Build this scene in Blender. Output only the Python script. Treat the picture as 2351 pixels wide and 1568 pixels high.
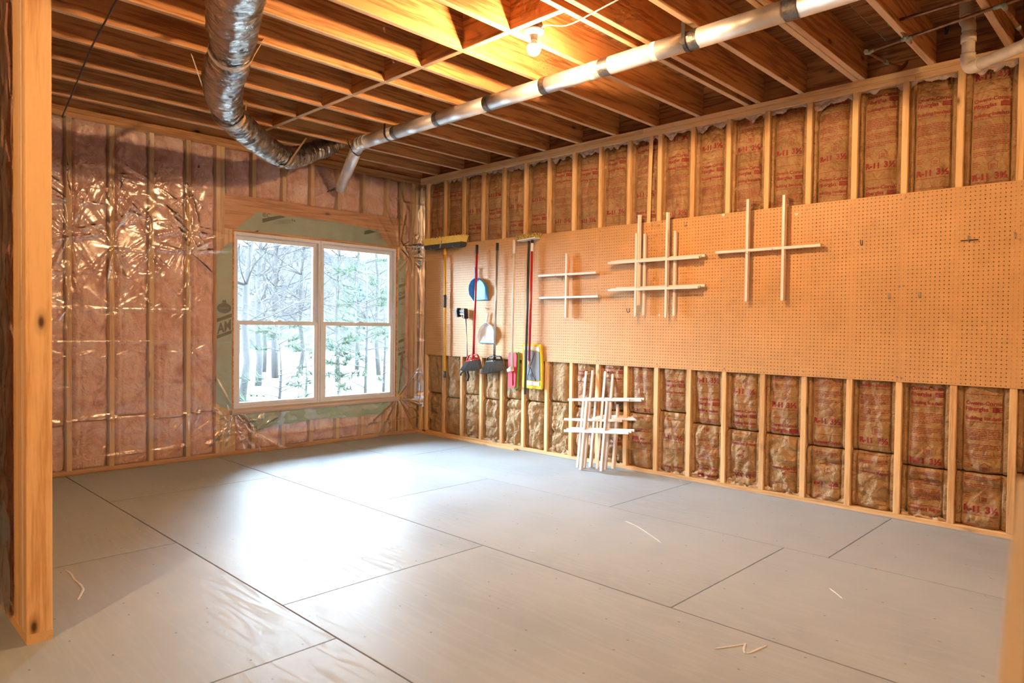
import bpy, bmesh, math, random
import numpy as np
from mathutils import Vector, Matrix

random.seed(7)
for o in list(bpy.data.objects):
    bpy.data.objects.remove(o)
scene = bpy.context.scene
C = scene.collection

# ------------------------------------------------------------------ camera
IW, IH = 2351, 1568
FPX = 1590.9
CAM = np.array([-4.97539, -6.32643, 1.22748])
YAW, PITCH, ROLL = 0.79949, -0.02139, 0.01218


def cam_basis():
    f = np.array([math.sin(YAW) * math.cos(PITCH), math.cos(YAW) * math.cos(PITCH), math.sin(PITCH)])
    r = np.array([math.cos(YAW), -math.sin(YAW), 0.0])
    u = np.cross(r, f)
    c, s = math.cos(ROLL), math.sin(ROLL)
    return c * r + s * u, -s * r + c * u, f


CR, CU, CF = cam_basis()
cd = bpy.data.cameras.new('camera')
cd.sensor_width = 36.0
cd.lens = FPX / IW * 36.0
cd.clip_start = 0.02
cd.clip_end = 300
cd.dof.use_dof = True
cd.dof.focus_distance = 6.0
cd.dof.aperture_fstop = 4.0
cam = bpy.data.objects.new('camera', cd)
C.objects.link(cam)
cam.matrix_world = Matrix(((CR[0], CU[0], -CF[0], CAM[0]), (CR[1], CU[1], -CF[1], CAM[1]),
                           (CR[2], CU[2], -CF[2], CAM[2]), (0, 0, 0, 1)))
scene.camera = cam


def _ray(px, py):
    return CR * ((px - IW / 2) / FPX) - CU * ((py - IH / 2) / FPX) + CF


def on_x(px, py, x=0.0):
    d = _ray(px, py)
    return CAM + d * ((x - CAM[0]) / d[0])


def on_y(px, py, y=0.0):
    d = _ray(px, py)
    return CAM + d * ((y - CAM[1]) / d[1])


def on_z(px, py, z=0.0):
    d = _ray(px, py)
    return CAM + d * ((z - CAM[2]) / d[2])


# ------------------------------------------------------------------ world, exposure
SKY = 30.0
BULB = 1500.0
BULB_FAR = 1250.0
BULB_COL = (1.0, 0.60, 0.29)
world = bpy.data.worlds.new('overcast_sky')
scene.world = world
world.use_nodes = True
bg = world.node_tree.nodes['Background']
bg.inputs[0].default_value = (0.66, 0.84, 1.0, 1)
bg.inputs[1].default_value = SKY
scene.view_settings.view_transform = 'Standard'
scene.view_settings.look = 'None'
scene.view_settings.exposure = 1.4
scene.view_settings.gamma = 1.0
scene.view_settings.use_curve_mapping = False
cy = scene.cycles
cy.use_denoising = True
cy.use_adaptive_sampling = True
cy.adaptive_threshold = 0.14
cy.adaptive_min_samples = 12
cy.max_bounces = 5
cy.diffuse_bounces = 4
cy.glossy_bounces = 3
cy.transmission_bounces = 4
cy.transparent_max_bounces = 10
cy.sample_clamp_indirect = 6.0
cy.caustics_reflective = False
cy.caustics_refractive = False
cy.blur_glossy = 0.5
# window portal: guides the sky light in through the real opening, gives off nothing itself
pl = bpy.data.lights.new('window_portal', 'AREA')
pl.shape = 'RECTANGLE'
pl.size = 1.80
pl.size_y = 1.60
pl.cycles.is_portal = True
po = bpy.data.objects.new('window_portal', pl)
C.objects.link(po)
po.location = (-1.25, 0.14, 1.25)
po.rotation_euler = (math.radians(-90), 0, 0)

WALL_H = 2.91          # underside of the joists
JOIST_D = 0.235


# ------------------------------------------------------------------ materials
def new_mat(name):
    m = bpy.data.materials.new(name)
    m.use_nodes = True
    nt = m.node_tree
    nt.nodes.clear()
    out = nt.nodes.new('ShaderNodeOutputMaterial')
    return m, nt, out


def N(nt, kind, **kw):
    n = nt.nodes.new(kind)
    for k, v in kw.items():
        if k.startswith('i_'):
            n.inputs[k[2:].replace('_', ' ')].default_value = v
        else:
            setattr(n, k, v)
    return n


def L(nt, a, b):
    nt.links.new(a, b)


def rgba(c):
    return (c[0], c[1], c[2], 1.0)


def principled(nt, out, col=None, rough=0.5, metal=0.0, spec=0.5):
    b = nt.nodes.new('ShaderNodeBsdfPrincipled')
    if col is not None:
        b.inputs['Base Color'].default_value = rgba(col)
    b.inputs['Roughness'].default_value = rough
    b.inputs['Metallic'].default_value = metal
    b.inputs['Specular IOR Level'].default_value = spec
    L(nt, b.outputs[0], out.inputs[0])
    return b


def coords(nt, scale, rnd=True):
    tc = nt.nodes.new('ShaderNodeTexCoord')
    v = tc.outputs['Object']
    if rnd:
        oi = nt.nodes.new('ShaderNodeObjectInfo')
        mul = N(nt, 'ShaderNodeMath', operation='MULTIPLY')
        mul.inputs[1].default_value = 37.0
        L(nt, oi.outputs['Random'], mul.inputs[0])
        comb = nt.nodes.new('ShaderNodeCombineXYZ')
        for i in range(3):
            L(nt, mul.outputs[0], comb.inputs[i])
        add = N(nt, 'ShaderNodeVectorMath', operation='ADD')
        L(nt, v, add.inputs[0])
        L(nt, comb.outputs[0], add.inputs[1])
        v = add.outputs[0]
    mp = nt.nodes.new('ShaderNodeMapping')
    mp.inputs['Scale'].default_value = scale
    L(nt, v, mp.inputs[0])
    return mp.outputs[0], v


def ramp(nt, fac, stops):
    r = nt.nodes.new('ShaderNodeValToRGB')
    el = r.color_ramp.elements
    while len(el) < len(stops):
        el.new(0.5)
    for e, (p, c) in zip(el, stops):
        e.position = p
        e.color = rgba(c)
    L(nt, fac, r.inputs[0])
    return r.outputs[0]


def mixc(nt, fac, a, b, mode='MIX'):
    m = N(nt, 'ShaderNodeMix', data_type='RGBA', blend_type=mode)
    for s, v in ((m.inputs['Factor'], fac), (m.inputs['A'], a), (m.inputs['B'], b)):
        if hasattr(v, 'links') or hasattr(v, 'is_linked'):
            L(nt, v, s)
        elif isinstance(v, (int, float)):
            s.default_value = v
        else:
            s.default_value = rgba(v)
    return m.outputs['Result']


def bump(nt, height, b, strength=0.3, dist=0.01):
    n = nt.nodes.new('ShaderNodeBump')
    n.inputs['Strength'].default_value = strength
    n.inputs['Distance'].default_value = dist
    L(nt, height, n.inputs['Height'])
    L(nt, n.outputs[0], b.inputs['Normal'])


def wood(name, light, dark, axis, rough=0.6, grain=1.0, knots=True, tint=0.25):
    """axis = index of the board's length in object space"""
    m, nt, out = new_mat(name)
    b = principled(nt, out, rough=rough, spec=0.3)
    sc = [1.0, 1.0, 1.0]
    sc[axis] = 0.055
    v, raw = coords(nt, tuple(sc))
    nz = N(nt, 'ShaderNodeTexNoise', i_Scale=9.0, i_Detail=3.0, i_Roughness=0.55)
    L(nt, v, nz.inputs['Vector'])
    # cathedral grain: contour lines of a stretched noise field
    mul = N(nt, 'ShaderNodeMath', operation='MULTIPLY')
    mul.inputs[1].default_value = 46.0 * grain
    L(nt, nz.outputs[0], mul.inputs[0])
    sn = N(nt, 'ShaderNodeMath', operation='SINE')
    L(nt, mul.outputs[0], sn.inputs[0])
    fine = N(nt, 'ShaderNodeTexNoise', i_Scale=150.0, i_Detail=2.0)
    L(nt, v, fine.inputs['Vector'])
    ad = N(nt, 'ShaderNodeMath', operation='MULTIPLY_ADD')
    ad.inputs[1].default_value = 0.30
    L(nt, sn.outputs[0], ad.inputs[0])
    L(nt, fine.outputs[0], ad.inputs[2])
    col = ramp(nt, ad.outputs[0], [(0.28, light), (0.55, tuple(l * 0.72 + d * 0.28 for l, d in zip(light, dark))), (0.86, dark)])
    # board to board tint
    oi = nt.nodes.new('ShaderNodeObjectInfo')
    tv = N(nt, 'ShaderNodeMapRange')
    tv.inputs['To Min'].default_value = 1.0 - tint
    tv.inputs['To Max'].default_value = 1.0 + tint * 0.4
    L(nt, oi.outputs['Random'], tv.inputs['Value'])
    cmb = nt.nodes.new('ShaderNodeCombineColor')
    for i in range(3):
        L(nt, tv.outputs[0], cmb.inputs[i])
    col = mixc(nt, 1.0, col, cmb.outputs[0], 'MULTIPLY')
    if knots:
        ks = [8.0, 8.0, 8.0]
        ks[axis] = 3.4
        kv, _ = coords(nt, tuple(ks))
        vo = N(nt, 'ShaderNodeTexVoronoi', i_Scale=1.0)
        L(nt, kv, vo.inputs['Vector'])
        kr = ramp(nt, vo.outputs['Distance'], [(0.06, (0.95, 0.95, 0.95)), (0.12, (0.26, 0.26, 0.26)), (0.22, (0, 0, 0))])
        rr = N(nt, 'ShaderNodeSeparateColor')
        L(nt, vo.outputs['Color'], rr.inputs[0])
        gt = N(nt, 'ShaderNodeMath', operation='GREATER_THAN')
        gt.inputs[1].default_value = 0.50
        L(nt, rr.outputs[0], gt.inputs[0])
        kf = N(nt, 'ShaderNodeMath', operation='MULTIPLY')
        L(nt, kr, kf.inputs[0])
        L(nt, gt.outputs[0], kf.inputs[1])
        col = mixc(nt, kf.outputs[0], col, (0.07, 0.025, 0.01))
    L(nt, col, b.inputs['Base Color'])
    return m


def plain(name, col, rough=0.5, metal=0.0, spec=0.5, noise=0.0, nscale=40.0, bstr=0.0, bscale=60.0, col2=None):
    m, nt, out = new_mat(name)
    b = principled(nt, out, col, rough, metal, spec)
    v, _ = coords(nt, (1, 1, 1))
    n = N(nt, 'ShaderNodeTexNoise', i_Scale=nscale, i_Detail=3.0)
    L(nt, v, n.inputs['Vector'])
    c2 = col2 if col2 else tuple(c * (1 - max(noise, 0.04)) for c in col)
    L(nt, ramp(nt, n.outputs[0], [(0.35, c2), (0.65, col)]), b.inputs['Base Color'])
    if bstr:
        n2 = N(nt, 'ShaderNodeTexNoise', i_Scale=bscale, i_Detail=4.0)
        L(nt, v, n2.inputs['Vector'])
        bump(nt, n2.outputs[0], b, bstr, 0.01)
    return m


M = {}
J_L, J_D = (0.70, 0.345, 0.135), (0.41, 0.17, 0.060)
S_L, S_D = (0.88, 0.60, 0.30), (0.66, 0.38, 0.16)
M['joist'] = wood('joist_pine', J_L, J_D, 0, grain=1.0)
M['block'] = wood('blocking_pine', J_L, J_D, 1, grain=1.0)
M['joist_edge'] = wood('joist_edge_pine', (0.80, 0.56, 0.34), (0.62, 0.38, 0.20), 0, grain=0.4, knots=False, tint=0.1)
M['block_edge'] = wood('blocking_edge_pine', (0.80, 0.56, 0.34), (0.62, 0.38, 0.20), 1, grain=0.4, knots=False, tint=0.1)
M['stud'] = wood('stud_spruce', S_L, S_D, 2, grain=0.45, tint=0.15)
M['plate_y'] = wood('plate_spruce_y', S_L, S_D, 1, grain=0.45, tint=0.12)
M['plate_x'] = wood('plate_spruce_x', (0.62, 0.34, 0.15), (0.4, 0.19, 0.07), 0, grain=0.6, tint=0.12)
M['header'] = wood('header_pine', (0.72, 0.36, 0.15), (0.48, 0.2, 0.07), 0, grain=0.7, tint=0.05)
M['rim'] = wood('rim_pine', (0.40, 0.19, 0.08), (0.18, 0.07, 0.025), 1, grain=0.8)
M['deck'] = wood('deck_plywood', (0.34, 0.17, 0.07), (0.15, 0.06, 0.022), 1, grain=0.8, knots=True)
M['sheath'] = plain('sheathing_board', (0.16, 0.09, 0.05), 0.8, noise=0.3)
M['cream_wood'] = wood('cream_wood', (0.90, 0.82, 0.66), (0.78, 0.68, 0.50), 2, grain=0.3, knots=False)
M['pale_wood'] = wood('pale_wood', (0.80, 0.62, 0.40), (0.60, 0.42, 0.24), 2, grain=0.4, knots=False)


def kraft_material():
    m, nt, out = new_mat('kraft_paper')
    b = principled(nt, out, rough=0.58, spec=0.35)
    v, _ = coords(nt, (1, 1, 1))
    n = N(nt, 'ShaderNodeTexNoise', i_Scale=7.0, i_Detail=5.0, i_Roughness=0.65)
    L(nt, v, n.inputs['Vector'])
    f = N(nt, 'ShaderNodeTexNoise', i_Scale=220.0, i_Detail=1.0)
    L(nt, v, f.inputs['Vector'])
    c = ramp(nt, n.outputs[0], [(0.3, (0.30, 0.165, 0.065)), (0.5, (0.40, 0.235, 0.10)), (0.7, (0.49, 0.31, 0.145))])
    c = mixc(nt, 0.25, c, ramp(nt, f.outputs[0], [(0.3, (0.5, 0.5, 0.5)), (0.7, (1, 1, 1))]), 'MULTIPLY')
    L(nt, c, b.inputs['Base Color'])
    # crumple creases
    vo = N(nt, 'ShaderNodeTexVoronoi', feature='DISTANCE_TO_EDGE', i_Scale=16.0)
    dn = N(nt, 'ShaderNodeTexNoise', i_Scale=9.0, i_Detail=2.0)
    L(nt, v, dn.inputs['Vector'])
    mx = N(nt, 'ShaderNodeVectorMath', operation='MULTIPLY_ADD')
    mx.inputs[1].default_value = (0.12, 0.12, 0.12)
    L(nt, dn.outputs['Color'], mx.inputs[0])
    L(nt, v, mx.inputs[2])
    L(nt, mx.outputs[0], vo.inputs['Vector'])
    n3 = N(nt, 'ShaderNodeTexNoise', i_Scale=38.0, i_Detail=3.0)
    L(nt, v, n3.inputs['Vector'])
    ad = N(nt, 'ShaderNodeMath', operation='MULTIPLY_ADD')
    ad.inputs[1].default_value = 1.4
    L(nt, vo.outputs['Distance'], ad.inputs[0])
    L(nt, n3.outputs[0], ad.inputs[2])
    bump(nt, ad.outputs[0], b, 0.8, 0.014)
    return m


M['kraft'] = kraft_material()
M['red_ink'] = plain('red_print', (0.30, 0.018, 0.020), 0.55, noise=0.25, nscale=60)
M['pale_glass'] = plain('pale_fiberglass', (0.66, 0.52, 0.44), 0.9, noise=0.25, nscale=30, bstr=0.4, bscale=60)
M['kraft_light'] = plain('pale_kraft', (0.58, 0.42, 0.26), 0.6, noise=0.2, nscale=30)
M['kraft_flat'] = plain('kraft_print_gap', (0.40, 0.235, 0.10), 0.5)


def fiberglass_material():
    m, nt, out = new_mat('pink_fiberglass')
    b = principled(nt, out, rough=0.95, spec=0.1)
    v, _ = coords(nt, (1, 1, 1))
    n = N(nt, 'ShaderNodeTexNoise', i_Scale=5.0, i_Detail=6.0, i_Roughness=0.65, i_Distortion=0.8)
    L(nt, v, n.inputs['Vector'])
    c = ramp(nt, n.outputs[0], [(0.30, (0.58, 0.27, 0.20)), (0.45, (0.82, 0.46, 0.37)), (0.59, (0.93, 0.63, 0.53)), (0.76, (0.97, 0.78, 0.69))])
    L(nt, c, b.inputs['Base Color'])
    n2 = N(nt, 'ShaderNodeTexNoise', i_Scale=24.0, i_Detail=5.0, i_Distortion=0.6)
    L(nt, v, n2.inputs['Vector'])
    bump(nt, n2.outputs[0], b, 0.9, 0.03)
    return m


M['pink'] = fiberglass_material()


def poly_material():
    m, nt, out = new_mat('clear_poly_sheet')
    tr = N(nt, 'ShaderNodeBsdfTransparent')
    tr.inputs[0].default_value = (0.94, 0.94, 0.94, 1)
    gl = N(nt, 'ShaderNodeBsdfGlossy')
    gl.inputs['Roughness'].default_value = 0.21
    gl.inputs[0].default_value = (1, 1, 1, 1)
    df = N(nt, 'ShaderNodeBsdfDiffuse')
    df.inputs[0].default_value = (0.85, 0.85, 0.85, 1)
    fr = N(nt, 'ShaderNodeFresnel')
    fr.inputs[0].default_value = 1.5
    v, _ = coords(nt, (1, 1, 1))
    n = N(nt, 'ShaderNodeTexNoise', i_Scale=14.0, i_Detail=3.0, i_Distortion=0.5)
    L(nt, v, n.inputs['Vector'])
    bp = N(nt, 'ShaderNodeBump')
    bp.inputs['Strength'].default_value = 0.16
    bp.inputs['Distance'].default_value = 0.01
    L(nt, n.outputs[0], bp.inputs['Height'])
    L(nt, bp.outputs[0], fr.inputs['Normal'])
    L(nt, bp.outputs[0], gl.inputs['Normal'])
    sc = N(nt, 'ShaderNodeMath', operation='MULTIPLY_ADD')
    sc.inputs[1].default_value = 2.0
    sc.inputs[2].default_value = 0.03
    L(nt, fr.outputs[0], sc.inputs[0])
    m1 = N(nt, 'ShaderNodeMixShader')
    m1.inputs[0].default_value = 0.09
    L(nt, tr.outputs[0], m1.inputs[1])
    L(nt, df.outputs[0], m1.inputs[2])
    m2 = N(nt, 'ShaderNodeMixShader')
    L(nt, sc.outputs[0], m2.inputs[0])
    L(nt, m1.outputs[0], m2.inputs[1])
    L(nt, gl.outputs[0], m2.inputs[2])
    L(nt, m2.outputs[0], out.inputs[0])
    return m


M['poly'] = poly_material()


def glass_material():
    m, nt, out = new_mat('window_glass')
    tr = N(nt, 'ShaderNodeBsdfTransparent')
    tr.inputs[0].default_value = (0.95, 0.97, 0.97, 1)
    gl = N(nt, 'ShaderNodeBsdfGlossy')
    gl.inputs['Roughness'].default_value = 0.02
    fr = N(nt, 'ShaderNodeFresnel')
    fr.inputs[0].default_value = 1.45
    mx = N(nt, 'ShaderNodeMixShader')
    L(nt, fr.outputs[0], mx.inputs[0])
    L(nt, tr.outputs[0], mx.inputs[1])
    L(nt, gl.outputs[0], mx.inputs[2])
    L(nt, mx.outputs[0], out.inputs[0])
    return m


M['glass'] = glass_material()


def floor_material():
    m, nt, out = new_mat('grey_painted_plywood')
    b = principled(nt, out, rough=0.45, spec=0.16)
    v, raw = coords(nt, (1, 0.09, 1))
    v2, _ = coords(nt, (1, 1, 1))
    big = N(nt, 'ShaderNodeTexNoise', i_Scale=1.6, i_Detail=4.0)
    L(nt, v2, big.inputs['Vector'])
    gr = N(nt, 'ShaderNodeTexNoise', i_Scale=8.0, i_Detail=3.0, i_Distortion=0.3)
    L(nt, v, gr.inputs['Vector'])
    mul = N(nt, 'ShaderNodeMath', operation='MULTIPLY')
    mul.inputs[1].default_value = 52.0
    L(nt, gr.outputs[0], mul.inputs[0])
    sn = N(nt, 'ShaderNodeMath', operation='SINE')
    L(nt, mul.outputs[0], sn.inputs[0])
    c = ramp(nt, big.outputs[0], [(0.3, (0.34, 0.395, 0.44)), (0.5, (0.375, 0.43, 0.475)), (0.7, (0.40, 0.455, 0.50))])
    c = mixc(nt, 0.10, c, ramp(nt, sn.outputs[0], [(0.1, (0.45, 0.45, 0.45)), (0.9, (1, 1, 1))]), 'MULTIPLY')
    # small dark screw dimples
    kv, _ = coords(nt, (4.2, 3.1, 0.0))
    vo = N(nt, 'ShaderNodeTexVoronoi', voronoi_dimensions='2D', i_Scale=1.0)
    L(nt, kv, vo.inputs['Vector'])
    dots = ramp(nt, vo.outputs['Distance'], [(0.010, (0.8, 0.8, 0.8)), (0.022, (0, 0, 0))])
    c = mixc(nt, dots, c, (0.12, 0.11, 0.10))
    L(nt, c, b.inputs['Base Color'])
    # the open grain of the plywood breaks the sheen in soft streaks
    patch = ramp(nt, big.outputs[0], [(0.42, (0, 0, 0)), (0.66, (1, 1, 1))])
    gs = ramp(nt, sn.outputs[0], [(0.1, (0, 0, 0)), (0.9, (1, 1, 1))])
    ml = N(nt, 'ShaderNodeMath', operation='MULTIPLY')
    L(nt, gs, ml.inputs[0])
    L(nt, patch, ml.inputs[1])
    rg = N(nt, 'ShaderNodeMapRange')
    rg.inputs['To Min'].default_value = 0.43
    rg.inputs['To Max'].default_value = 0.58
    L(nt, ml.outputs[0], rg.inputs['Value'])
    L(nt, rg.outputs[0], b.inputs['Roughness'])
    f3 = N(nt, 'ShaderNodeTexNoise', i_Scale=45.0, i_Detail=2.0)
    L(nt, v2, f3.inputs['Vector'])
    bump(nt, f3.outputs[0], b, 0.10, 0.004)
    return m


M['floor'] = floor_material()
M['gap'] = plain('dark_joint', (0.05, 0.045, 0.04), 0.9)
M['grey_paint'] = plain('grey_paint', (0.36, 0.38, 0.40), 0.4)
M['pegboard'] = plain('tan_hardboard', (0.66, 0.375, 0.150), 0.5, noise=0.12, nscale=3.0, bstr=0.05, bscale=300)
M['steel'] = plain('galvanised_steel', (0.80, 0.81, 0.82), 0.40, 0.75, noise=0.12, nscale=12)
M['tape'] = plain('foil_tape', (0.24, 0.23, 0.22), 0.45, 1.0, noise=0.3, nscale=50, bstr=0.4, bscale=60)


def foil_material():
    m, nt, out = new_mat('foil_jacket')
    b = principled(nt, out, (0.62, 0.60, 0.58), 0.2, 1.0)
    v, _ = coords(nt, (1, 1, 1))
    n = N(nt, 'ShaderNodeTexNoise', i_Scale=11.0, i_Detail=5.0, i_Roughness=0.6, i_Distortion=1.2)
    L(nt, v, n.inputs['Vector'])
    bump(nt, n.outputs[0], b, 0.6, 0.02)
    L(nt, ramp(nt, n.outputs[0], [(0.3, (0.42, 0.40, 0.38)), (0.7, (0.70, 0.69, 0.68))]), b.inputs['Base Color'])
    return m


M['foil'] = foil_material()
M['strap'] = plain('pale_strap', (0.62, 0.60, 0.57), 0.55)
M['tan_strap'] = plain('tan_strap', (0.42, 0.27, 0.14), 0.6)
M['black'] = plain('black_plastic', (0.018, 0.018, 0.02), 0.4)
M['charcoal'] = plain('charcoal_plastic', (0.055, 0.06, 0.068), 0.45)
M['vinyl'] = plain('white_vinyl', (0.70, 0.72, 0.73), 0.3)
M['white_plastic'] = plain('white_plastic', (0.82, 0.82, 0.80), 0.35)
M['white_paint'] = plain('white_paint', (0.86, 0.84, 0.80), 0.4)
M['raw_edge'] = wood('raw_pine_edge', (0.80, 0.54, 0.34), (0.66, 0.40, 0.24), 2, grain=0.4, knots=False, tint=0.1)
M['yellow'] = plain('yellow_paint', (0.85, 0.42, 0.02), 0.35)
M['yellow_fringe'] = plain('yellow_fringe', (0.86, 0.62, 0.03), 0.8, bstr=0.4, bscale=90)
M['yellow_bristle'] = plain('yellow_bristle', (0.95, 0.74, 0.18), 0.6, noise=0.25, nscale=120)
M['dark_bristle'] = plain('dark_bristle', (0.035, 0.04, 0.045), 0.5, noise=0.5, nscale=150, col2=(0.10, 0.11, 0.12))
M['two_bristle'] = plain('yellow_black_bristle', (0.72, 0.52, 0.10), 0.6, nscale=70, col2=(0.05, 0.045, 0.03))
M['red'] = plain('red_enamel', (0.48, 0.015, 0.02), 0.3)
M['red_pad'] = plain('red_pad', (0.62, 0.03, 0.06), 0.5)
M['green_trim'] = plain('green_trim', (0.20, 0.55, 0.08), 0.6)
M['blue'] = plain('blue_plastic', (0.06, 0.32, 0.78), 0.35)
M['silver'] = plain('silver_tube', (0.50, 0.50, 0.49), 0.3, 0.8)
M['grey_pad'] = plain('grey_pad', (0.22, 0.25, 0.27), 0.5)
M['cream_pole'] = plain('cream_pole', (0.80, 0.72, 0.60), 0.4)
M['ferrule'] = plain('tan_ferrule', (0.55, 0.36, 0.22), 0.5)
M['grey_pole'] = plain('dark_green_grey_pole', (0.05, 0.06, 0.055), 0.35)
M['copper'] = plain('copper_pipe', (0.34, 0.17, 0.085), 0.42, 0.7, noise=0.4, nscale=30)
M['verdigris'] = plain('verdigris_joint', (0.55, 0.38, 0.26), 0.5, 0.2, nscale=70, col2=(0.10, 0.36, 0.31))
M['pvc'] = plain('pvc_pipe', (0.74, 0.66, 0.52), 0.4, noise=0.15, nscale=25)
M['wrap'] = plain('green_house_wrap', (0.34, 0.47, 0.36), 0.55, noise=0.12, nscale=9, bstr=0.12, bscale=30)
M['wrap_ink'] = plain('dark_green_print', (0.010, 0.075, 0.045), 0.5)
M['stool'] = plain('pale_stool', (0.62, 0.50, 0.42), 0.3)
M['drip'] = plain('dried_paint_drip', (0.62, 0.64, 0.66), 0.3)
M['sticker'] = plain('paper_sticker', (0.80, 0.74, 0.62), 0.6)
M['cable_white'] = plain('white_cable', (0.82, 0.78, 0.70), 0.4)
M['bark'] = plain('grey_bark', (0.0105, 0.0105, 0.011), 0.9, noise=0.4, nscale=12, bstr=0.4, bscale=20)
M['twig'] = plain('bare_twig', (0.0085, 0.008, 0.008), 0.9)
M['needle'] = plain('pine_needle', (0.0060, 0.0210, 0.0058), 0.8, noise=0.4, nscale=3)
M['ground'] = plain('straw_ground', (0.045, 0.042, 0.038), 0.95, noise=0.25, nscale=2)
M['block_wall'] = plain('unseen_board', (0.50, 0.30, 0.16), 0.8, noise=0.2, nscale=4)  # plain brown for boards that stay out of view


def bulb_material(name, power):
    m, nt, out = new_mat(name)
    e = N(nt, 'ShaderNodeEmission')
    e.inputs[0].default_value = rgba(BULB_COL)
    e.inputs[1].default_value = power
    L(nt, e.outputs[0], out.inputs[0])
    return m


M['bulb'] = bulb_material('glowing_bulb', BULB)
M['bulb_far'] = bulb_material('unseen_glowing_bulb', BULB_FAR)


# ------------------------------------------------------------------ mesh helpers
def mesh(name, verts, faces, mats=(), smooth=False, fmat=None):
    me = bpy.data.meshes.new(name)
    me.from_pydata([tuple(map(float, v)) for v in verts], [], [tuple(f) for f in faces])
    for k in (mats if isinstance(mats, (list, tuple)) else (mats,)):
        me.materials.append(M[k])
    if fmat is not None:
        me.polygons.foreach_set('material_index', np.asarray(fmat, dtype=np.int32))
    if smooth:
        me.polygons.foreach_set('use_smooth', np.ones(len(me.polygons), dtype=bool))
    me.update()
    return me


def grid_mesh(name, P, mats, smooth=True, mask=None):
    """P: (n, m, 3) array -> quads"""
    n, m_, _ = P.shape
    idx = np.arange(n * m_).reshape(n, m_)
    q = np.stack([idx[:-1, :-1], idx[1:, :-1], idx[1:, 1:], idx[:-1, 1:]], -1)
    if mask is not None:
        q = q[mask]
    q = q.reshape(-1, 4)
    me = bpy.data.meshes.new(name)
    V = P.reshape(-1, 3).astype(np.float32)
    me.vertices.add(len(V))
    me.vertices.foreach_set('co', V.ravel())
    me.loops.add(q.size)
    me.loops.foreach_set('vertex_index', q.ravel().astype(np.int32))
    me.polygons.add(len(q))
    me.polygons.foreach_set('loop_start', (np.arange(len(q)) * 4).astype(np.int32))
    if smooth:
        me.polygons.foreach_set('use_smooth', np.ones(len(q), dtype=bool))
    me.materials.append(M[mats])
    me.update(calc_edges=True)
    me.validate()
    return me


def obj(name, me, loc=(0, 0, 0), parent=None, rot=None):
    o = bpy.data.objects.new(name, me)
    C.objects.link(o)
    if parent is not None:
        o.parent = parent
        o.location = Vector(loc) - parent.location
    else:
        o.location = loc
    if rot is not None:
        o.rotation_euler = rot
    return o


def empty(name, loc=(0, 0, 0)):
    o = bpy.data.objects.new(name, None)
    C.objects.link(o)
    o.location = loc
    o.empty_display_size = 0.05
    return o


def tag(o, label=None, cat=None, group=None, kind=None):
    if label:
        o['label'] = label
    if cat:
        o['category'] = cat
    if group:
        o['group'] = group
    if kind:
        o['kind'] = kind
    return o


def thing(name, label, cat, loc=(0, 0, 0), group=None):
    return tag(empty(name, loc), label, cat, group)


_board = {}


def board_mesh(sx, sy, sz, axis, mat, ch=0.0025):
    """chamfered board centred on the origin, length along axis"""
    key = (round(sx, 4), round(sy, 4), round(sz, 4), axis, mat, ch)
    if key in _board:
        return _board[key]
    s = [sx, sy, sz]
    a, b_ = [i for i in range(3) if i != axis]
    ha, hb, hl = s[a] / 2, s[b_] / 2, s[axis] / 2
    ring = [(-ha + ch, -hb), (ha - ch, -hb), (ha, -hb + ch), (ha, hb - ch), (ha - ch, hb), (-ha + ch, hb), (-ha, hb - ch), (-ha, -hb + ch)]
    vs = []
    for e in (-hl, hl):
        for p in ring:
            v = [0, 0, 0]
            v[a], v[b_], v[axis] = p[0], p[1], e
            vs.append(v)
    fs = [(i, (i + 1) % 8, 8 + (i + 1) % 8, 8 + i) for i in range(8)] + [tuple(range(7, -1, -1)), tuple(range(8, 16))]
    me = mesh('board', vs, fs, mat)
    bm = bmesh.new()
    bm.from_mesh(me)
    bmesh.ops.recalc_face_normals(bm, faces=bm.faces)
    bm.to_mesh(me)
    bm.free()
    _board[key] = me
    return me


def edge_mat(me, mat):
    """paler colour on the downward faces"""
    if len(me.materials) == 1:
        me.materials.append(M[mat])
        for p in me.polygons:
            if p.normal.z < -0.6:
                p.material_index = 1
    return me


def board(name, lo, hi, axis, mat, parent=None, ch=0.0025):
    s = [hi[i] - lo[i] for i in range(3)]
    c = [(hi[i] + lo[i]) / 2 for i in range(3)]
    return obj(name, board_mesh(*s, axis, mat, ch), c, parent)


def boxes_mesh(name, bl, mat):
    vs, fs = [], []
    for lo, hi in bl:
        k = len(vs)
        vs += [(x, y, z) for x in (lo[0], hi[0]) for y in (lo[1], hi[1]) for z in (lo[2], hi[2])]
        fs += [tuple(k + i for i in f) for f in ((0, 1, 3, 2), (4, 6, 7, 5), (0, 4, 5, 1), (2, 3, 7, 6), (0, 2, 6, 4), (1, 5, 7, 3))]
    return mesh(name, vs, fs, mat)


def frames(path):
    P = [np.array(p, float) for p in path]
    T = []
    for i in range(len(P)):
        a = P[max(i - 1, 0)]
        b = P[min(i + 1, len(P) - 1)]
        t = b - a
        T.append(t / (np.linalg.norm(t) + 1e-12))
    up = np.array([0, 0, 1.0]) if abs(T[0][2]) < 0.9 else np.array([1.0, 0, 0])
    n = np.cross(T[0], up)
    n /= np.linalg.norm(n)
    out = []
    for i in range(len(P)):
        n = n - T[i] * np.dot(n, T[i])
        n /= np.linalg.norm(n)
        out.append((P[i], n, np.cross(T[i], n)))
    return out


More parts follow.
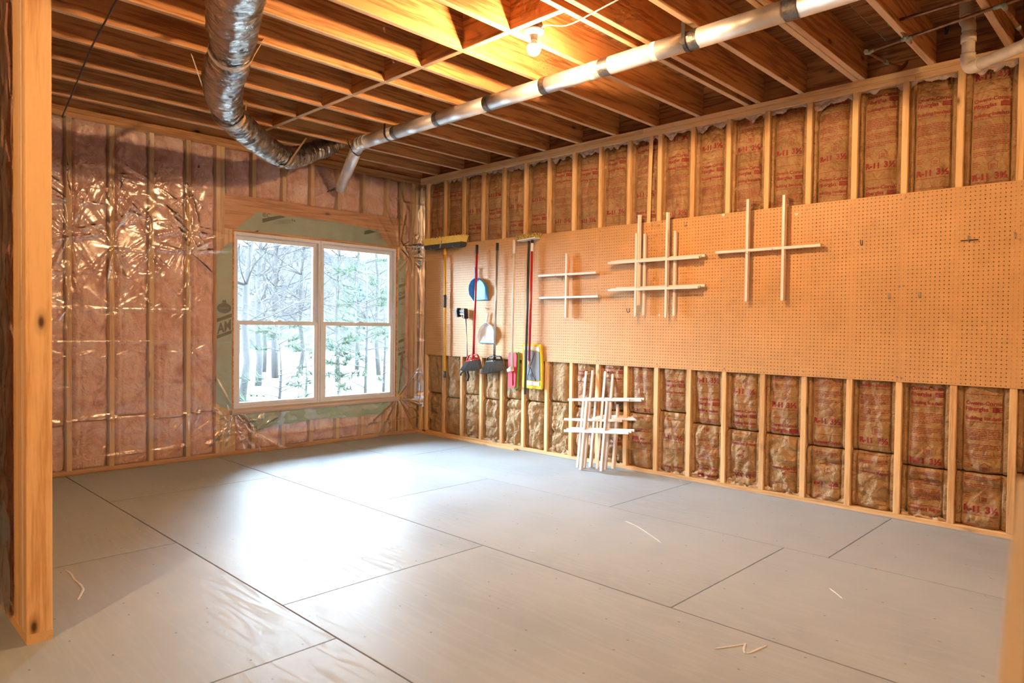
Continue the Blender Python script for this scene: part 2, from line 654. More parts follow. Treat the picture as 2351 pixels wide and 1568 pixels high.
def tube_mesh(name, path, rad, mat, seg=14, caps=True, squash=1.0, smooth=True):
    fr = frames(path)
    R_ = rad if hasattr(rad, '__len__') else [rad] * len(fr)
    vs, fs = [], []
    for (p, n, b), r in zip(fr, R_):
        for k in range(seg):
            a = 2 * math.pi * k / seg
            vs.append(p + n * (r * math.cos(a)) + b * (r * squash * math.sin(a)))
    for i in range(len(fr) - 1):
        for k in range(seg):
            k2 = (k + 1) % seg
            fs.append((i * seg + k, i * seg + k2, (i + 1) * seg + k2, (i + 1) * seg + k))
    if caps:
        fs.append(tuple(range(seg - 1, -1, -1)))
        fs.append(tuple((len(fr) - 1) * seg + k for k in range(seg)))
    me = mesh(name, vs, fs, mat)
    if smooth:
        sm = np.ones(len(me.polygons), dtype=bool)
        if caps:
            sm[-2:] = False
        me.polygons.foreach_set('use_smooth', sm)
    return me


def tube(name, path, rad, mat, parent=None, seg=14, **kw):
    base = np.array(path[0], float)
    me = tube_mesh(name, [np.array(p, float) - base for p in path], rad, mat, seg, **kw)
    return obj(name, me, tuple(base), parent)


def spline(pts, n=8):
    """Catmull-Rom through pts"""
    P = [np.array(p, float) for p in pts]
    P = [2 * P[0] - P[1]] + P + [2 * P[-1] - P[-2]]
    out = []
    for i in range(1, len(P) - 2):
        for k in range(n):
            t = k / n
            p0, p1, p2, p3 = P[i - 1:i + 3]
            out.append(0.5 * ((2 * p1) + (-p0 + p2) * t + (2 * p0 - 5 * p1 + 4 * p2 - p3) * t * t + (-p0 + 3 * p1 - 3 * p2 + p3) * t ** 3))
    out.append(P[-2])
    return out


def prism_mesh(name, outline, axis, d0, d1, mat, bev=0.0):
    """polygon outline (2-D in the other two axes, order a<b) extruded along axis from d0 to d1"""
    a, b_ = [i for i in range(3) if i != axis]
    n = len(outline)
    vs = []
    for d in (d0, d1):
        for p in outline:
            v = [0, 0, 0]
            v[a], v[b_], v[axis] = p[0], p[1], d
            vs.append(v)
    fs = [tuple(range(n)), tuple(range(2 * n - 1, n - 1, -1))] + [(i, i + n, (i + 1) % n + n, (i + 1) % n) for i in range(n)]
    me = mesh(name, vs, fs, mat)
    bm = bmesh.new()
    bm.from_mesh(me)
    bmesh.ops.recalc_face_normals(bm, faces=bm.faces)
    if bev:
        bmesh.ops.bevel(bm, geom=[e for e in bm.edges], offset=bev, segments=2, affect='EDGES')
    bm.to_mesh(me)
    bm.free()
    return me


# numpy gradient noise
_rs = np.random.RandomState(3)
_perm = np.concatenate([_rs.permutation(256)] * 3)
_ga = _rs.rand(256) * 2 * np.pi
_gx, _gy = np.cos(_ga), np.sin(_ga)


def pn(x, y, seed=0):
    x = np.asarray(x, float) + seed * 13.37
    y = np.asarray(y, float) + seed * 7.91
    xi, yi = np.floor(x).astype(int), np.floor(y).astype(int)
    xf, yf = x - xi, y - yi
    u, v = xf ** 3 * (xf * (xf * 6 - 15) + 10), yf ** 3 * (yf * (yf * 6 - 15) + 10)

    def g(i, j, dx, dy):
        h = _perm[_perm[i & 255] + (j & 255)]
        return _gx[h] * dx + _gy[h] * dy
    a = g(xi, yi, xf, yf)
    b = g(xi + 1, yi, xf - 1, yf)
    c = g(xi, yi + 1, xf, yf - 1)
    d = g(xi + 1, yi + 1, xf - 1, yf - 1)
    return (a + u * (b - a)) + v * ((c + u * (d - c)) - (a + u * (b - a)))


def ridge(x, y, seed):
    return 1.0 - np.minimum(1.0, np.abs(pn(x, y, seed)) * 2.4)


# text -> flat triangles
_txt = {}


def text2d(body, width=None, size=None, bold=0.0, shear=0.0):
    """(verts (n,2) with origin at left baseline, tris); scaled to a width or to a cap height"""
    key = (body, bold, shear)
    if key not in _txt:
        cu = bpy.data.curves.new('t', 'FONT')
        cu.body = body
        cu.size = 1.0
        cu.offset = bold
        cu.shear = shear
        cu.resolution_u = 3
        ob = bpy.data.objects.new('t', cu)
        C.objects.link(ob)
        dg = bpy.context.evaluated_depsgraph_get()
        me = bpy.data.meshes.new_from_object(ob.evaluated_get(dg))
        bm = bmesh.new()
        bm.from_mesh(me)
        bmesh.ops.triangulate(bm, faces=bm.faces)
        v = np.array([(q.co.x, q.co.y) for q in bm.verts]) if len(bm.verts) else np.zeros((0, 2))
        f = [[q.index for q in p.verts] for p in bm.faces]
        bm.free()
        bpy.data.meshes.remove(me)
        bpy.data.objects.remove(ob)
        bpy.data.curves.remove(cu)
        _txt[key] = (v, f)
    v, f = _txt[key]
    v = v.copy()
    v[:, 0] -= v[:, 0].min()
    if width is not None:
        v *= width / v[:, 0].max()
    else:
        v *= size / 0.72
    return v, f


def subdiv2d(V, F, limit):
    bm = bmesh.new()
    vs = [bm.verts.new((p[0], p[1], 0)) for p in V]
    for f in F:
        try:
            bm.faces.new([vs[i] for i in f])
        except ValueError:
            pass
    for _ in range(4):
        es = [e for e in bm.edges if e.calc_length() > limit]
        if not es:
            break
        bmesh.ops.subdivide_edges(bm, edges=es, cuts=1)
        bmesh.ops.triangulate(bm, faces=bm.faces)
    bm.verts.index_update()
    V2 = np.array([(v.co.x, v.co.y) for v in bm.verts])
    F2 = [[v.index for v in f.verts] for f in bm.faces]
    bm.free()
    return V2, F2


class Flat:
    """collects flat print in 2-D"""

    def __init__(self):
        self.v, self.f, self.n = [], [], 0

    def add(self, V, F, dx=0, dy=0, rot=0.0):
        V = np.asarray(V, float)
        if rot:
            c, s = math.cos(rot), math.sin(rot)
            V = np.stack([V[:, 0] * c - V[:, 1] * s, V[:, 0] * s + V[:, 1] * c], 1)
        self.v.append(V + np.array([dx, dy]))
        self.f += [[i + self.n for i in q] for q in F]
        self.n += len(V)

    def rect(self, x0, y0, x1, y1):
        self.add([(x0, y0), (x1, y0), (x1, y1), (x0, y1)], [[0, 1, 2, 3]])

    def get(self):
        return np.concatenate(self.v), self.f


# ================================================================== floor
floor = tag(empty('floor'), kind='structure')
obj('subfloor', boxes_mesh('subfloor', [((-7.2, -9.6, -0.06), (0.09, 0.09, -0.018))], 'gap'), (0, 0, 0), floor)
rows = [(-1.11, 0.085, [0.085, -1.10, -3.52, -4.97, -5.9, -7.1, -9.6]),
        (-2.31, -1.11, [0.085, -2.32, -4.73, -7.1, -9.6]),
        (-3.515, -2.31, [0.085, -1.10, -3.53, -5.95, -8.3, -9.6]),
        (-4.73, -3.515, [0.085, -2.32, -3.97, -6.3, -8.6, -9.6]),
        (-5.95, -4.73, [0.085, -1.1, -3.53, -5.95, -8.3, -9.6]),
        (-7.2, -5.95, [0.085, -2.32, -4.73, -7.1, -9.6])]
g = 0.0030
for x0, x1, ys in rows:
    for ya, yb in zip(ys[:-1], ys[1:]):
        board('floor_panel', (x0 + g, yb + g, -0.018), (x1 - g, ya - g, 0.0), 1, 'floor', floor, 0.0012)
# smears of filler and paint left on the panels
for pts, r in (([(150, 1308), (163, 1318), (170, 1330), (182, 1340), (190, 1352), (183, 1368), (178, 1378)], 0.008),
               ([(1436, 1196), (1462, 1208), (1490, 1226), (1518, 1246)], 0.004),
               ([(1640, 1489), (1680, 1484), (1716, 1478)], 0.006),
               ([(1712, 1476), (1708, 1492), (1716, 1500), (1742, 1490), (1762, 1482)], 0.006),
               ([(1904, 1350), (1920, 1362), (1934, 1374)], 0.004),
               ([(1218, 1264), (1226, 1268)], 0.004), ([(1555, 1098), (1566, 1106)], 0.004)):
    path = spline([on_z(x, y, 0.001) for x, y in pts], 4)
    rr = [r * (0.5 + 0.5 * random.random()) for _ in path]
    rr[0] = rr[-1] = 0.001
    tube('paint_smear', path, rr, 'drip' if r > 0.005 else 'white_paint', floor, 8, squash=0.35)

# ================================================================== ceiling
ceiling = tag(empty('ceiling', (0, 0, WALL_H)), kind='structure')
zt = WALL_H + JOIST_D
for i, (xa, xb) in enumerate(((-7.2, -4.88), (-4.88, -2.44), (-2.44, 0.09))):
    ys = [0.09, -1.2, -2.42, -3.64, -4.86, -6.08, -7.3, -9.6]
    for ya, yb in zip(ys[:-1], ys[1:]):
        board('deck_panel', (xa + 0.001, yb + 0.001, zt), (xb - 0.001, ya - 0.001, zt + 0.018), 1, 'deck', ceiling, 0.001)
jy = [-0.275 - 0.405 * k for k in range(23)]
extra = [-4.01, -4.665]
joists = [0.045] + jy + extra
for y in joists:
    if y == extra[1]:
        y = jy[11] + 0.04
    edge_mat(board('joist', (-7.2, y - 0.019, WALL_H), (0.045, y + 0.019, zt), 0, 'joist', ceiling).data, 'joist_edge')
for k, (ya, yb) in enumerate(zip([0.045] + jy[:9], jy[:10])):
    if k == 0:
        continue
    dx = 0.0
    edge_mat(board('blocking', (-2.149 + dx, yb + 0.019, WALL_H + 0.001), (-2.111 + dx, ya - 0.019, zt), 1, 'block', ceiling).data, 'block_edge')
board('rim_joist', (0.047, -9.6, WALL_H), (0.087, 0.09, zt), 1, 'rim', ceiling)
board('rim_joist', (-7.2, 0.066, WALL_H), (0.046, 0.089, zt), 0, 'joist', ceiling)

# ================================================================== right wall
wall_r = tag(obj('wall_right', boxes_mesh('sheathing', [((0.089, -9.6, 0), (0.10, 0.1, WALL_H))], 'sheath')), kind='structure')
SP = 0.3048
Y0 = -0.121
NST = 25
stud_y = [Y0 - SP * k for k in range(NST)]
T = 0.019
for z0 in (WALL_H - 0.038, WALL_H - 0.076):
    cuts = [0.0, -3.0 if z0 > WALL_H - 0.05 else -5.05, -9.6]
    for a, b_ in zip(cuts[:-1], cuts[1:]):
        board('top_plate', (0.0, b_ + 0.001, z0 + 0.0006), (0.089, a, z0 + 0.038), 1, 'plate_y', wall_r)
board('bottom_plate', (0.0, -9.6, 0.0), (0.089, 0.0, 0.038), 1, 'plate_y', wall_r)
board('paint_line', (-0.0012, -9.6, 0.0), (0.0005, -0.02, 0.009), 1, 'grey_paint', wall_r, 0.0003)
for k, y in enumerate(stud_y):
    board('stud', (0.0, y - T, 0.038), (0.089, y + T, WALL_H - 0.076), 2, 'stud', wall_r)
board('stud', (0.0, -0.038, 0.038), (0.089, 0.0, WALL_H - 0.076), 2, 'stud', wall_r)
board('closing_board', (0.0, -9.6, 0.038), (0.09, stud_y[-1] - T, WALL_H - 0.076), 1, 'block_wall', wall_r)

# -- kraft faced batts
BW = SP - 2 * T


def kraft_depth(s, z, seed, lower, w):
    e = np.minimum(s, w - s)
    t = np.clip((e - 0.030) / 0.055, 0, 1)
    d = np.where(e < 0.030, 0.028 + 0.008 * np.clip((e - 0.022) / 0.008, 0, 1), 0.040 - 0.026 * np.sin(t * np.pi / 2))
    d = d + 0.010 * np.exp(-((e - 0.033) / 0.004) ** 2)
    amp = np.clip((e - 0.02) / 0.03, 0.12, 1)
    if lower:
        n = 0.012 * pn(s * 6, z * 5, seed) - 0.013 * (ridge(s * 6 + z * 2.5, z * 6 - s * 2, seed + 5) - 0.5) + 0.009 * (ridge(s * 10 - z * 3, z * 9 + s * 5, seed + 9) - 0.5)
        rr = np.random.RandomState(seed)
        for _ in range(3):
            zc = z.min() + rr.rand() * (z.max() - z.min())
            sl = (rr.rand() - 0.5) * 0.5
            n = n + (0.012 * rr.rand() + 0.004) * np.exp(-np.abs(z - zc - sl * (s - w / 2)) / 0.02)
        d = d + 1.7 * n * amp - 0.004
    else:
        n = 0.013 * pn(s * 6.5, z * 2.2, seed) + 0.013 * (ridge(s * 7 + z * 0.9, z * 1.8, seed + 5) ** 2 - 0.35) + 0.005 * (ridge(s * 12 - z * 4, z * 8, seed + 9) - 0.5)
        top = np.clip((z - 2.62) / 0.2, 0, 1)
        n = n + top * (0.020 * top + 0.012 * (ridge(s * 14, z * 8, seed + 2) ** 2 - 0.4))
        d = d + 1.45 * n * amp
    return np.clip(d, 0.002, 0.075)


def kraft_sheet(y_left, w, za, zb, seed, lower, hidden=None):
    e = np.array([0, 0.008, 0.016, 0.022, 0.026, 0.030, 0.033, 0.037, 0.043, 0.05])
    mid = np.linspace(0.058, w - 0.058, 18)
    s = np.concatenate([e, mid, (w - e)[::-1]])
    if hidden:
        z = np.concatenate([np.arange(za, hidden[0], 0.010), np.arange(hidden[0], hidden[1], 0.05), np.arange(hidden[1], zb, 0.010), [zb]])
    else:
        z = np.append(np.arange(za, zb, 0.009), zb)
    S, Z = np.meshgrid(s, z)
    D = kraft_depth(S, Z, seed, lower, w)
    endc = np.minimum(Z - za, zb - Z)
    D = D + 0.02 * np.exp(-endc / 0.015)
    if lower:
        D = D + 0.0
    P = np.stack([D, y_left - S, Z], -1)
    # close the batt round its edge back to the sheathing
    def rim(row):
        q = row.copy()
        q[..., 0] = 0.085
        return q
    P = np.concatenate([rim(P[:1]), P, rim(P[-1:])], 0)
    P = np.concatenate([rim(P[:, :1]), P, rim(P[:, -1:])], 1)
    return P


def print_pattern():
    fl = Flat()

    def t(body, x, z, width=None, size=None, bold=0.0, shear=0.0):
        V, F = text2d(body, width, size, bold, shear)
        fl.add(V, F, x, z)
    t('Owens-Corning', 0.0, 0.0, width=0.205, bold=0.03)
    t('Fiberglas', 0.0, -0.037, width=0.118, bold=0.03)
    for k in range(3):
        fl.rect(0.138, -0.041 + k * 0.0105, 0.200, -0.041 + k * 0.0105 + 0.008)
    fl.rect(0.138, -0.041, 0.143, -0.012)
    fl.rect(0.195, -0.041, 0.200, -0.012)
    t('Building Insulation', 0.0, -0.090, width=0.205, bold=0.03)
    t('Apply this side toward living space', 0.0, -0.108, width=0.195, bold=0.0)
    rs = np.random.RandomState(4)
    for z0, nl in ((-0.150, 7), (-0.245, 4), (-0.305, 3)):
        for k in range(nl):
            x = 0.0
            end = 0.20 if k < nl - 1 else 0.12
            while x < end:
                wd = 0.006 + rs.rand() * 0.022
                fl.rect(x, z0 - k * 0.0105, min(x + wd, end), z0 - k * 0.0105 + 0.0036)
                x += wd + 0.0035
    for k in range(3):
        fl.rect(0.0, -0.365 - k * 0.011, 0.03 + 0.012 * (k % 2), -0.362 - k * 0.011)
    # little house mark
    for x0, z0, x1, z1 in ((0.082, -0.408, 0.084, -0.372), (0.128, -0.408, 0.130, -0.372), (0.082, -0.410, 0.130, -0.408)):
        fl.rect(x0, z0, x1, z1)
    fl.add([(0.076, -0.374), (0.106, -0.352), (0.106, -0.349), (0.074, -0.373)], [[0, 1, 2, 3]])
    fl.add([(0.136, -0.374), (0.106, -0.352), (0.106, -0.349), (0.138, -0.373)], [[0, 3, 2, 1]])
    for k in range(3):
        fl.rect(0.092, -0.400 + k * 0.009, 0.120, -0.396 + k * 0.009)
    t('R-11', 0.0, -0.468, width=0.084, bold=0.06)
    t('3\u00bd"', 0.115, -0.468, width=0.086, bold=0.04)
    fl.rect(0.0, -0.487, 0.203, -0.4845)
    fl.rect(0.0, -0.548, 0.203, -0.5455)
    V, F = fl.get()
    return subdiv2d(V, F, 0.016)


PV, PF = print_pattern()
PFa = [np.array(f) for f in PF]
PERIOD = 0.61


def print_on(y_left, w, za, zb, seed, lower, offset, flip, x_in=0.046):
    """red print that follows the crumpled paper; offset = z of one 'R-11' baseline"""
    allv, allf, n = [], [], 0
    k0 = -6
    for k in range(k0, 7):
        zb0 = offset + 0.468 + k * PERIOD
        V = PV.copy()
        if flip:
            V = np.stack([0.205 - V[:, 0], -0.56 - V[:, 1]], 1)
        s = V[:, 0] + x_in
        z = V[:, 1] + zb0
        if z.max() < za or z.min() > zb:
            continue
        ok = (s < w - 0.036) & (z > za + 0.012) & (z < zb - 0.012)
        keep = [f for f in PFa if ok[f].all()]
        if not keep:
            continue
        d = kraft_depth(s, np.clip(z, za, zb), seed, lower, w) - 0.0016
        used = np.unique(np.concatenate(keep))
        mp = -np.ones(len(V), int)
        mp[used] = np.arange(len(used)) + n
        allv.append(np.stack([d, y_left - s, z], 1)[used])
        allf += [tuple(mp[f]) for f in keep]
        n += len(used)
    if not allv:
        return None
    return np.concatenate(allv), allf


PEG_B, PEG_T = 0.8995, 0.8995 + 1.2192
# z of an R-11 line in each bay, read off the wall
r11 = {17: (2270, 405), 16: (2145, 395), 15: (2022, 378), 14: (1918, 360), 13: (1815, 348), 12: (1722, 340), 11: (1640, 335), 10: (1557, 488), 9: (1485, 445), 8: (1412, 485), 7: (1348, 505)}
low_split = {0: 0.47, 1: 0.44, 2: 0.50, 3: 0.47, 4: 0.50, 5: 0.50, 6: 0.52, 7: 0.50, 8: 0.50, 9: 0.50, 10: 0.54, 11: 0.47, 12: 0.46, 13: 0.46, 14: 0.41, 15: 0.42, 16: 0.36, 17: 0.37, 18: 0.4}
rnd = np.random.RandomState(11)
for k in range(NST - 1):
    yl = stud_y[k] - T
    sp = low_split.get(k, 0.45)
    seed = 20 + k * 3
    visible = k <= 19
    za, zb = sp + 0.004, WALL_H - 0.078
    P = kraft_sheet(yl, BW, za, zb, seed, False, (PEG_B + 0.02, PEG_T - 0.02))
    base = np.array([0.0, yl - BW / 2, 0.04])
    b_ = obj('insulation_batt', grid_mesh('kraft_batt', P - base, 'kraft'), tuple(base), wall_r)
    if k in r11:
        q = on_x(r11[k][0], r11[k][1] + 6, 0.015)
        off = q[2]
    else:
        off = 2.2 + rnd.rand() * 0.5
    if visible:
        a = print_on(yl, BW, max(za, 0.04) if k >= 7 else PEG_T - 0.02, zb, seed, False, off, False)
        if a:
            V, F = a
            # nothing of it shows behind the pegboard
            zc = np.array([V[list(f), 2].mean() for f in F])
            F = [f for f, c in zip(F, zc) if c > PEG_T - 0.02 or c < PEG_B + 0.02]
            obj('printed_lettering', mesh('print', V - base, F, 'red_ink'), tuple(base), b_)['kind'] = 'stuff'
    seed2 = seed + 100
    P = kraft_sheet(yl, BW, 0.040, sp - 0.004, seed2, True)
    b2 = obj('insulation_batt', grid_mesh('kraft_batt', P - base, 'kraft'), tuple(base), wall_r)
    if visible and k >= 7:
        a = print_on(yl, BW, 0.040, sp - 0.004, seed2, True, 0.1 + rnd.rand() * 0.3, k in (9, 11, 12, 15, 16))
        if a:
            V, F = a
            obj('printed_lettering', mesh('print', V - base, F, 'red_ink'), tuple(base), b2)['kind'] = 'stuff'

def torn(k, par, z0, z1, mat, seed, name):
    yl = stud_y[k] - T
    s_ = np.linspace(0.006, BW - 0.006, 44)
    z_ = np.linspace(z0, z1, 14)
    S, Z = np.meshgrid(s_, z_)
    D = 0.014 + 0.016 * pn(S * 22, Z * 25, seed) + 0.010 * ridge(S * 16, Z * 30, seed + 1)
    D = np.clip(D, 0.001, 0.05)
    P = np.stack([D, yl - S, Z], -1)
    lim = pn(S * 14, S * 0 + seed, seed + 2) * 1.1 + 0.45
    f = (Z - z0) / (z1 - z0)
    keep = (f > 1 - lim) if z0 > 1 else (f < lim)
    mask = keep[:-1, :-1] & keep[1:, 1:]
    if mask.any():
        b0 = np.array([0.0, yl - BW / 2, 0.04])
        obj(name, grid_mesh(name, P - b0, mat, True, mask), tuple(b0), par)


batts = [o for o in wall_r.children if o.name.startswith('insulation_batt')]
for k in range(1, 18):
    up_, lo_ = batts[2 * k], batts[2 * k + 1]
    torn(k, up_, WALL_H - 0.077 - 0.07, WALL_H - 0.0775, 'pale_glass', 200 + k, 'torn_top_edge')
    if k % 2 == 0 or k in (3, 11, 13):
        torn(k, lo_, 0.0395, 0.10, 'kraft_light', 240 + k, 'torn_bottom_edge')

# ================================================================== window wall
WX0, WX1, WZ0, WZ1 = -2.175, -0.320, 0.425, 2.085
wall_b = tag(obj('wall_back', boxes_mesh('sheathing', [
    ((-7.2, 0.089, 0), (WX0, 0.10, WALL_H)), ((WX1, 0.089, 0), (0.1, 0.10, WALL_H)),
    ((WX0, 0.089, 0), (WX1, 0.10, WZ0)), ((WX0, 0.089, WZ1), (WX1, 0.10, WALL_H))], 'sheath')), kind='structure')
for z0 in (WALL_H - 0.038, WALL_H - 0.076):
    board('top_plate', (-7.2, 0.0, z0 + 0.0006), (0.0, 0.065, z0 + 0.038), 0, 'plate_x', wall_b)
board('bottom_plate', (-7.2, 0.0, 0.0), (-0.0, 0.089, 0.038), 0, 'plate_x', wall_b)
ZT = WALL_H - 0.076
full = [-2.575 - SP * k for k in range(7)]
for x in full:
    board('stud', (x - T, 0.0, 0.038), (x + T, 0.089, ZT), 2, 'stud', wall_b)
for x in (-2.314, -2.276, -0.224, -0.100, -0.050):
    board('king_stud', (x - T, 0.0, 0.038), (x + T, 0.089, ZT), 2, 'stud', wall_b)
for x in (-2.238, -2.200, -0.262, -0.300):
    board('jack_stud', (x - T, 0.0, 0.038), (x + T, 0.089, 2.096), 2, 'stud', wall_b)
cr = [-1.976 + SP * k for k in range(6)]
for x in cr:
    board('cripple_stud', (x - T, 0.0, 2.418), (x + T, 0.089, ZT), 2, 'stud', wall_b)
    board('cripple_stud', (x - T, 0.0, 0.038), (x + T, 0.089, 0.337), 2, 'stud', wall_b)
board('cripple_stud', (-2.19, 0.0, 0.038), (-2.152, 0.089, 0.337), 2, 'stud', wall_b)
board('cripple_stud', (-0.33, 0.0, 0.038), (-0.292, 0.089, 0.337), 2, 'stud', wall_b)
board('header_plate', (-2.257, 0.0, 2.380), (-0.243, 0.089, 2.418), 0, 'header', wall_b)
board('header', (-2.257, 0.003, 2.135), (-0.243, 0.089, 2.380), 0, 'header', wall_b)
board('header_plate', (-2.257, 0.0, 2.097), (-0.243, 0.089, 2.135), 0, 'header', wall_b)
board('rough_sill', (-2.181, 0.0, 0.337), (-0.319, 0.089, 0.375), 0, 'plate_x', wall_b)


def pink_batt(x0, x1, z0, z1, seed):
    w = x1 - x0
    n = max(8, int(w / 0.012))
    s = np.linspace(0, w, n)
    z = np.append(np.arange(z0, z1, 0.015), z1)
    S, Z = np.meshgrid(s, z)
    e = np.minimum(S, w - S)
    ez = np.minimum(Z - z0, z1 - Z)
    t = np.clip(e / 0.045, 0, 1)
    edge = pn(Z * 4, Z * 0 + seed, seed) * 0.015
    d = 0.060 - 0.053 * np.sin(np.clip((e + edge) / 0.045, 0, 1) * np.pi / 2) + 0.014 * np.exp(-np.clip(ez, 0, 1) / 0.02)
    d = d + 0.012 * pn(S * 8, Z * 5, seed) + 0.008 * pn(S * 19, Z * 15, seed + 3) + 0.012 * (ridge(S * 7, Z * 2.2, seed + 7) ** 4)
    # the loose side strip of the batt stands apart from the body
    d = d + 0.026 * np.exp(-((S - 0.058 - 0.012 * pn(Z * 2.5, Z * 0, seed + 4)) / 0.007) ** 2)
    d = np.clip(d, 0.001, 0.07)
    P = np.stack([x0 + S, d, Z], -1)

    def rim(row):
        q = row.copy()
        q[..., 1] = 0.085
        return q
    P = np.concatenate([rim(P[:1]), P, rim(P[-1:])], 0)
    P = np.concatenate([rim(P[:, :1]), P, rim(P[:, -1:])], 1)
    base = np.array([(x0 + x1) / 2, 0.0, z0])
    obj('insulation_batt', grid_mesh('pink_batt', P - base, 'pink'), tuple(base), wall_b)


edges = [full[5] + T, full[5 - 1] - T]
bays = []
xs_l = sorted(full)
for a, b_ in zip(xs_l[:-1], xs_l[1:]):
    bays.append((a + T, b_ - T))
bays.append((xs_l[-1] + T, -2.333))
for i, (a, b_) in enumerate(bays):
    sp = 0.42 + 0.03 * math.sin(i * 2.1)
    pink_batt(a + 0.001, b_ - 0.001, sp + 0.004, ZT - 0.002, 40 + i)
    pink_batt(a + 0.001, b_ - 0.001, 0.040, sp - 0.004, 60 + i)
cx = [-2.257 + T] + cr + [-0.243 - T]
for i, (a, b_) in enumerate(zip(cx[:-1], cx[1:])):
    if b_ - a > 0.08:
        pink_batt(a + T + 0.001, b_ - T - 0.001, 2.42, ZT - 0.002, 80 + i)
cx = [-2.171] + cr + [-0.311]
for i, (a, b_) in enumerate(zip(cx[:-1], cx[1:])):
    if b_ - a > 0.06:
        pink_batt(a + T + 0.001, b_ - T - 0.001, 0.040, 0.335, 95 + i)
pink_batt(-0.204, -0.120, 0.43, ZT - 0.002, 110)
pink_batt(-0.204, -0.120, 0.040, 0.425, 111)


# ------------------------------------------------------------------ windows
def ring_boxes(x0, x1, z0, z1, wl, wr, wb, wt, y0, y1):
    return [((x0, y0, z0), (x0 + wl, y1, z1)), ((x1 - wr, y0, z0), (x1, y1, z1)),
            ((x0 + wl, y0, z0), (x1 - wr, y1, z0 + wb)), ((x0 + wl, y0, z1 - wt), (x1 - wr, y1, z1))]


def window(n, x0, x1, z0=0.43, z1=2.080):
    w = tag(empty('window_%d' % n, ((x0 + x1) / 2, 0.05, z0)), kind='structure')
    o = tuple(w.location)

    def add(name, bl, mat, par=w):
        c = np.array([(x0 + x1) / 2, 0.05, z0])
        me = boxes_mesh(name, [(np.array(a) - c, np.array(b_) - c) for a, b_ in bl], mat)
        ob = obj(name, me, (0, 0, 0), None)
        ob.parent = par
        ob.location = (0, 0, 0)
        return ob
    # outer frame with its tracks
    add('window_frame', ring_boxes(x0, x1, z0, z1, 0.022, 0.022, 0.022, 0.030, 0.012, 0.095), 'vinyl')
    add('frame_track', ring_boxes(x0 + 0.022, x1 - 0.022, z0 + 0.022, z1 - 0.03, 0.010, 0.010, 0.006, 0.010, 0.052, 0.056), 'vinyl')
    zm = 1.232
    us = add('upper_sash', ring_boxes(x0 + 0.023, x1 - 0.023, zm - 0.012, z1 - 0.031, 0.036, 0.036, 0.034, 0.040, 0.058, 0.086), 'vinyl')
    add('pane', [((x0 + 0.058, 0.070, zm + 0.02), (x1 - 0.058, 0.074, z1 - 0.07))], 'glass', us)
    ls = add('lower_sash', ring_boxes(x0 + 0.023, x1 - 0.023, z0 + 0.023, zm + 0.016, 0.040, 0.040, 0.030, 0.032, 0.020, 0.050), 'vinyl')
    add('pane', [((x0 + 0.062, 0.033, z0 + 0.052), (x1 - 0.062, 0.037, zm - 0.015))], 'glass', ls)
    xm = (x0 + x1) / 2
    lk = add('sash_lock', [((xm - 0.035, 0.016, zm + 0.016), (xm + 0.035, 0.046, zm + 0.022)), ((xm - 0.012, 0.018, zm + 0.022), (xm + 0.028, 0.034, zm + 0.032))], 'vinyl', ls)
    return w


window(1, -2.167, -1.268)
window(2, -1.262, -0.328)
tag(board('trim_1', (-1.2675, 0.004, 0.43), (-1.2625, 0.095, 2.08), 2, 'vinyl'), kind='structure')
# wooden stool under the windows and the reveal round the opening
tag(obj('trim_2', prism_mesh('stool', [(-0.030, 0.392), (-0.034, 0.402), (-0.030, 0.414), (0.01, 0.428), (0.05, 0.428), (0.05, 0.376), (-0.02, 0.378)], 0, -2.195, -0.305, 'stool')), kind='structure')
tag(board('trim_3', (-2.182, -0.006, 0.43), (-2.168, 0.089, 2.096), 2, 'header'), kind='structure')
tag(board('trim_4', (-0.327, -0.006, 0.43), (-0.313, 0.089, 2.096), 2, 'header'), kind='structure')
tag(board('trim_5', (-2.182, -0.006, 2.081), (-0.313, 0.089, 2.0965), 0, 'header'), kind='structure')


# ------------------------------------------------------------------ house wrap flaps
def wrap_flap(name, pts, label, y=-0.004, wave=0.0, seed=0):
    """pts: outline in (x, z)"""
    P = np.array(pts)
    base = np.array([P[:, 0].mean(), y, P[:, 1].min()])
    bm = bmesh.new()
    vs = [bm.verts.new((p[0] - base[0], 0, p[1] - base[2])) for p in P]
    bm.faces.new(vs)
    bmesh.ops.triangulate(bm, faces=bm.faces)
    for _ in range(6):
        es = [e for e in bm.edges if e.calc_length() > 0.045]
        if not es:
            break
        bmesh.ops.subdivide_edges(bm, edges=es, cuts=1)
        bmesh.ops.triangulate(bm, faces=bm.faces)
    for v in bm.verts:
        v.co.y += wave * float(pn(v.co.x * 6, v.co.z * 16, seed)) + 0.25 * wave * float(pn(v.co.x * 22, v.co.z * 30, seed))
    bmesh.ops.solidify(bm, geom=bm.faces[:], thickness=0.0006)
    bmesh.ops.recalc_face_normals(bm, faces=bm.faces)
    me = bpy.data.meshes.new(name)
    bm.to_mesh(me)
    bm.free()
    me.materials.append(M['wrap'])
    o = obj(name, me, tuple(base))
    tag(o, label, 'house wrap', 'green house wrap flaps around the window')
    return o


def wrap_print(parent, fl, x, z, y=-0.0062):
    V, F = fl.get()
    P = np.stack([V[:, 0] + x, np.full(len(V), y), V[:, 1] + z], 1)
    base = np.array(parent.location)
    obj('printed_lettering', mesh('print', P - base, F, 'wrap_ink'), tuple(base), parent)['kind'] = 'stuff'


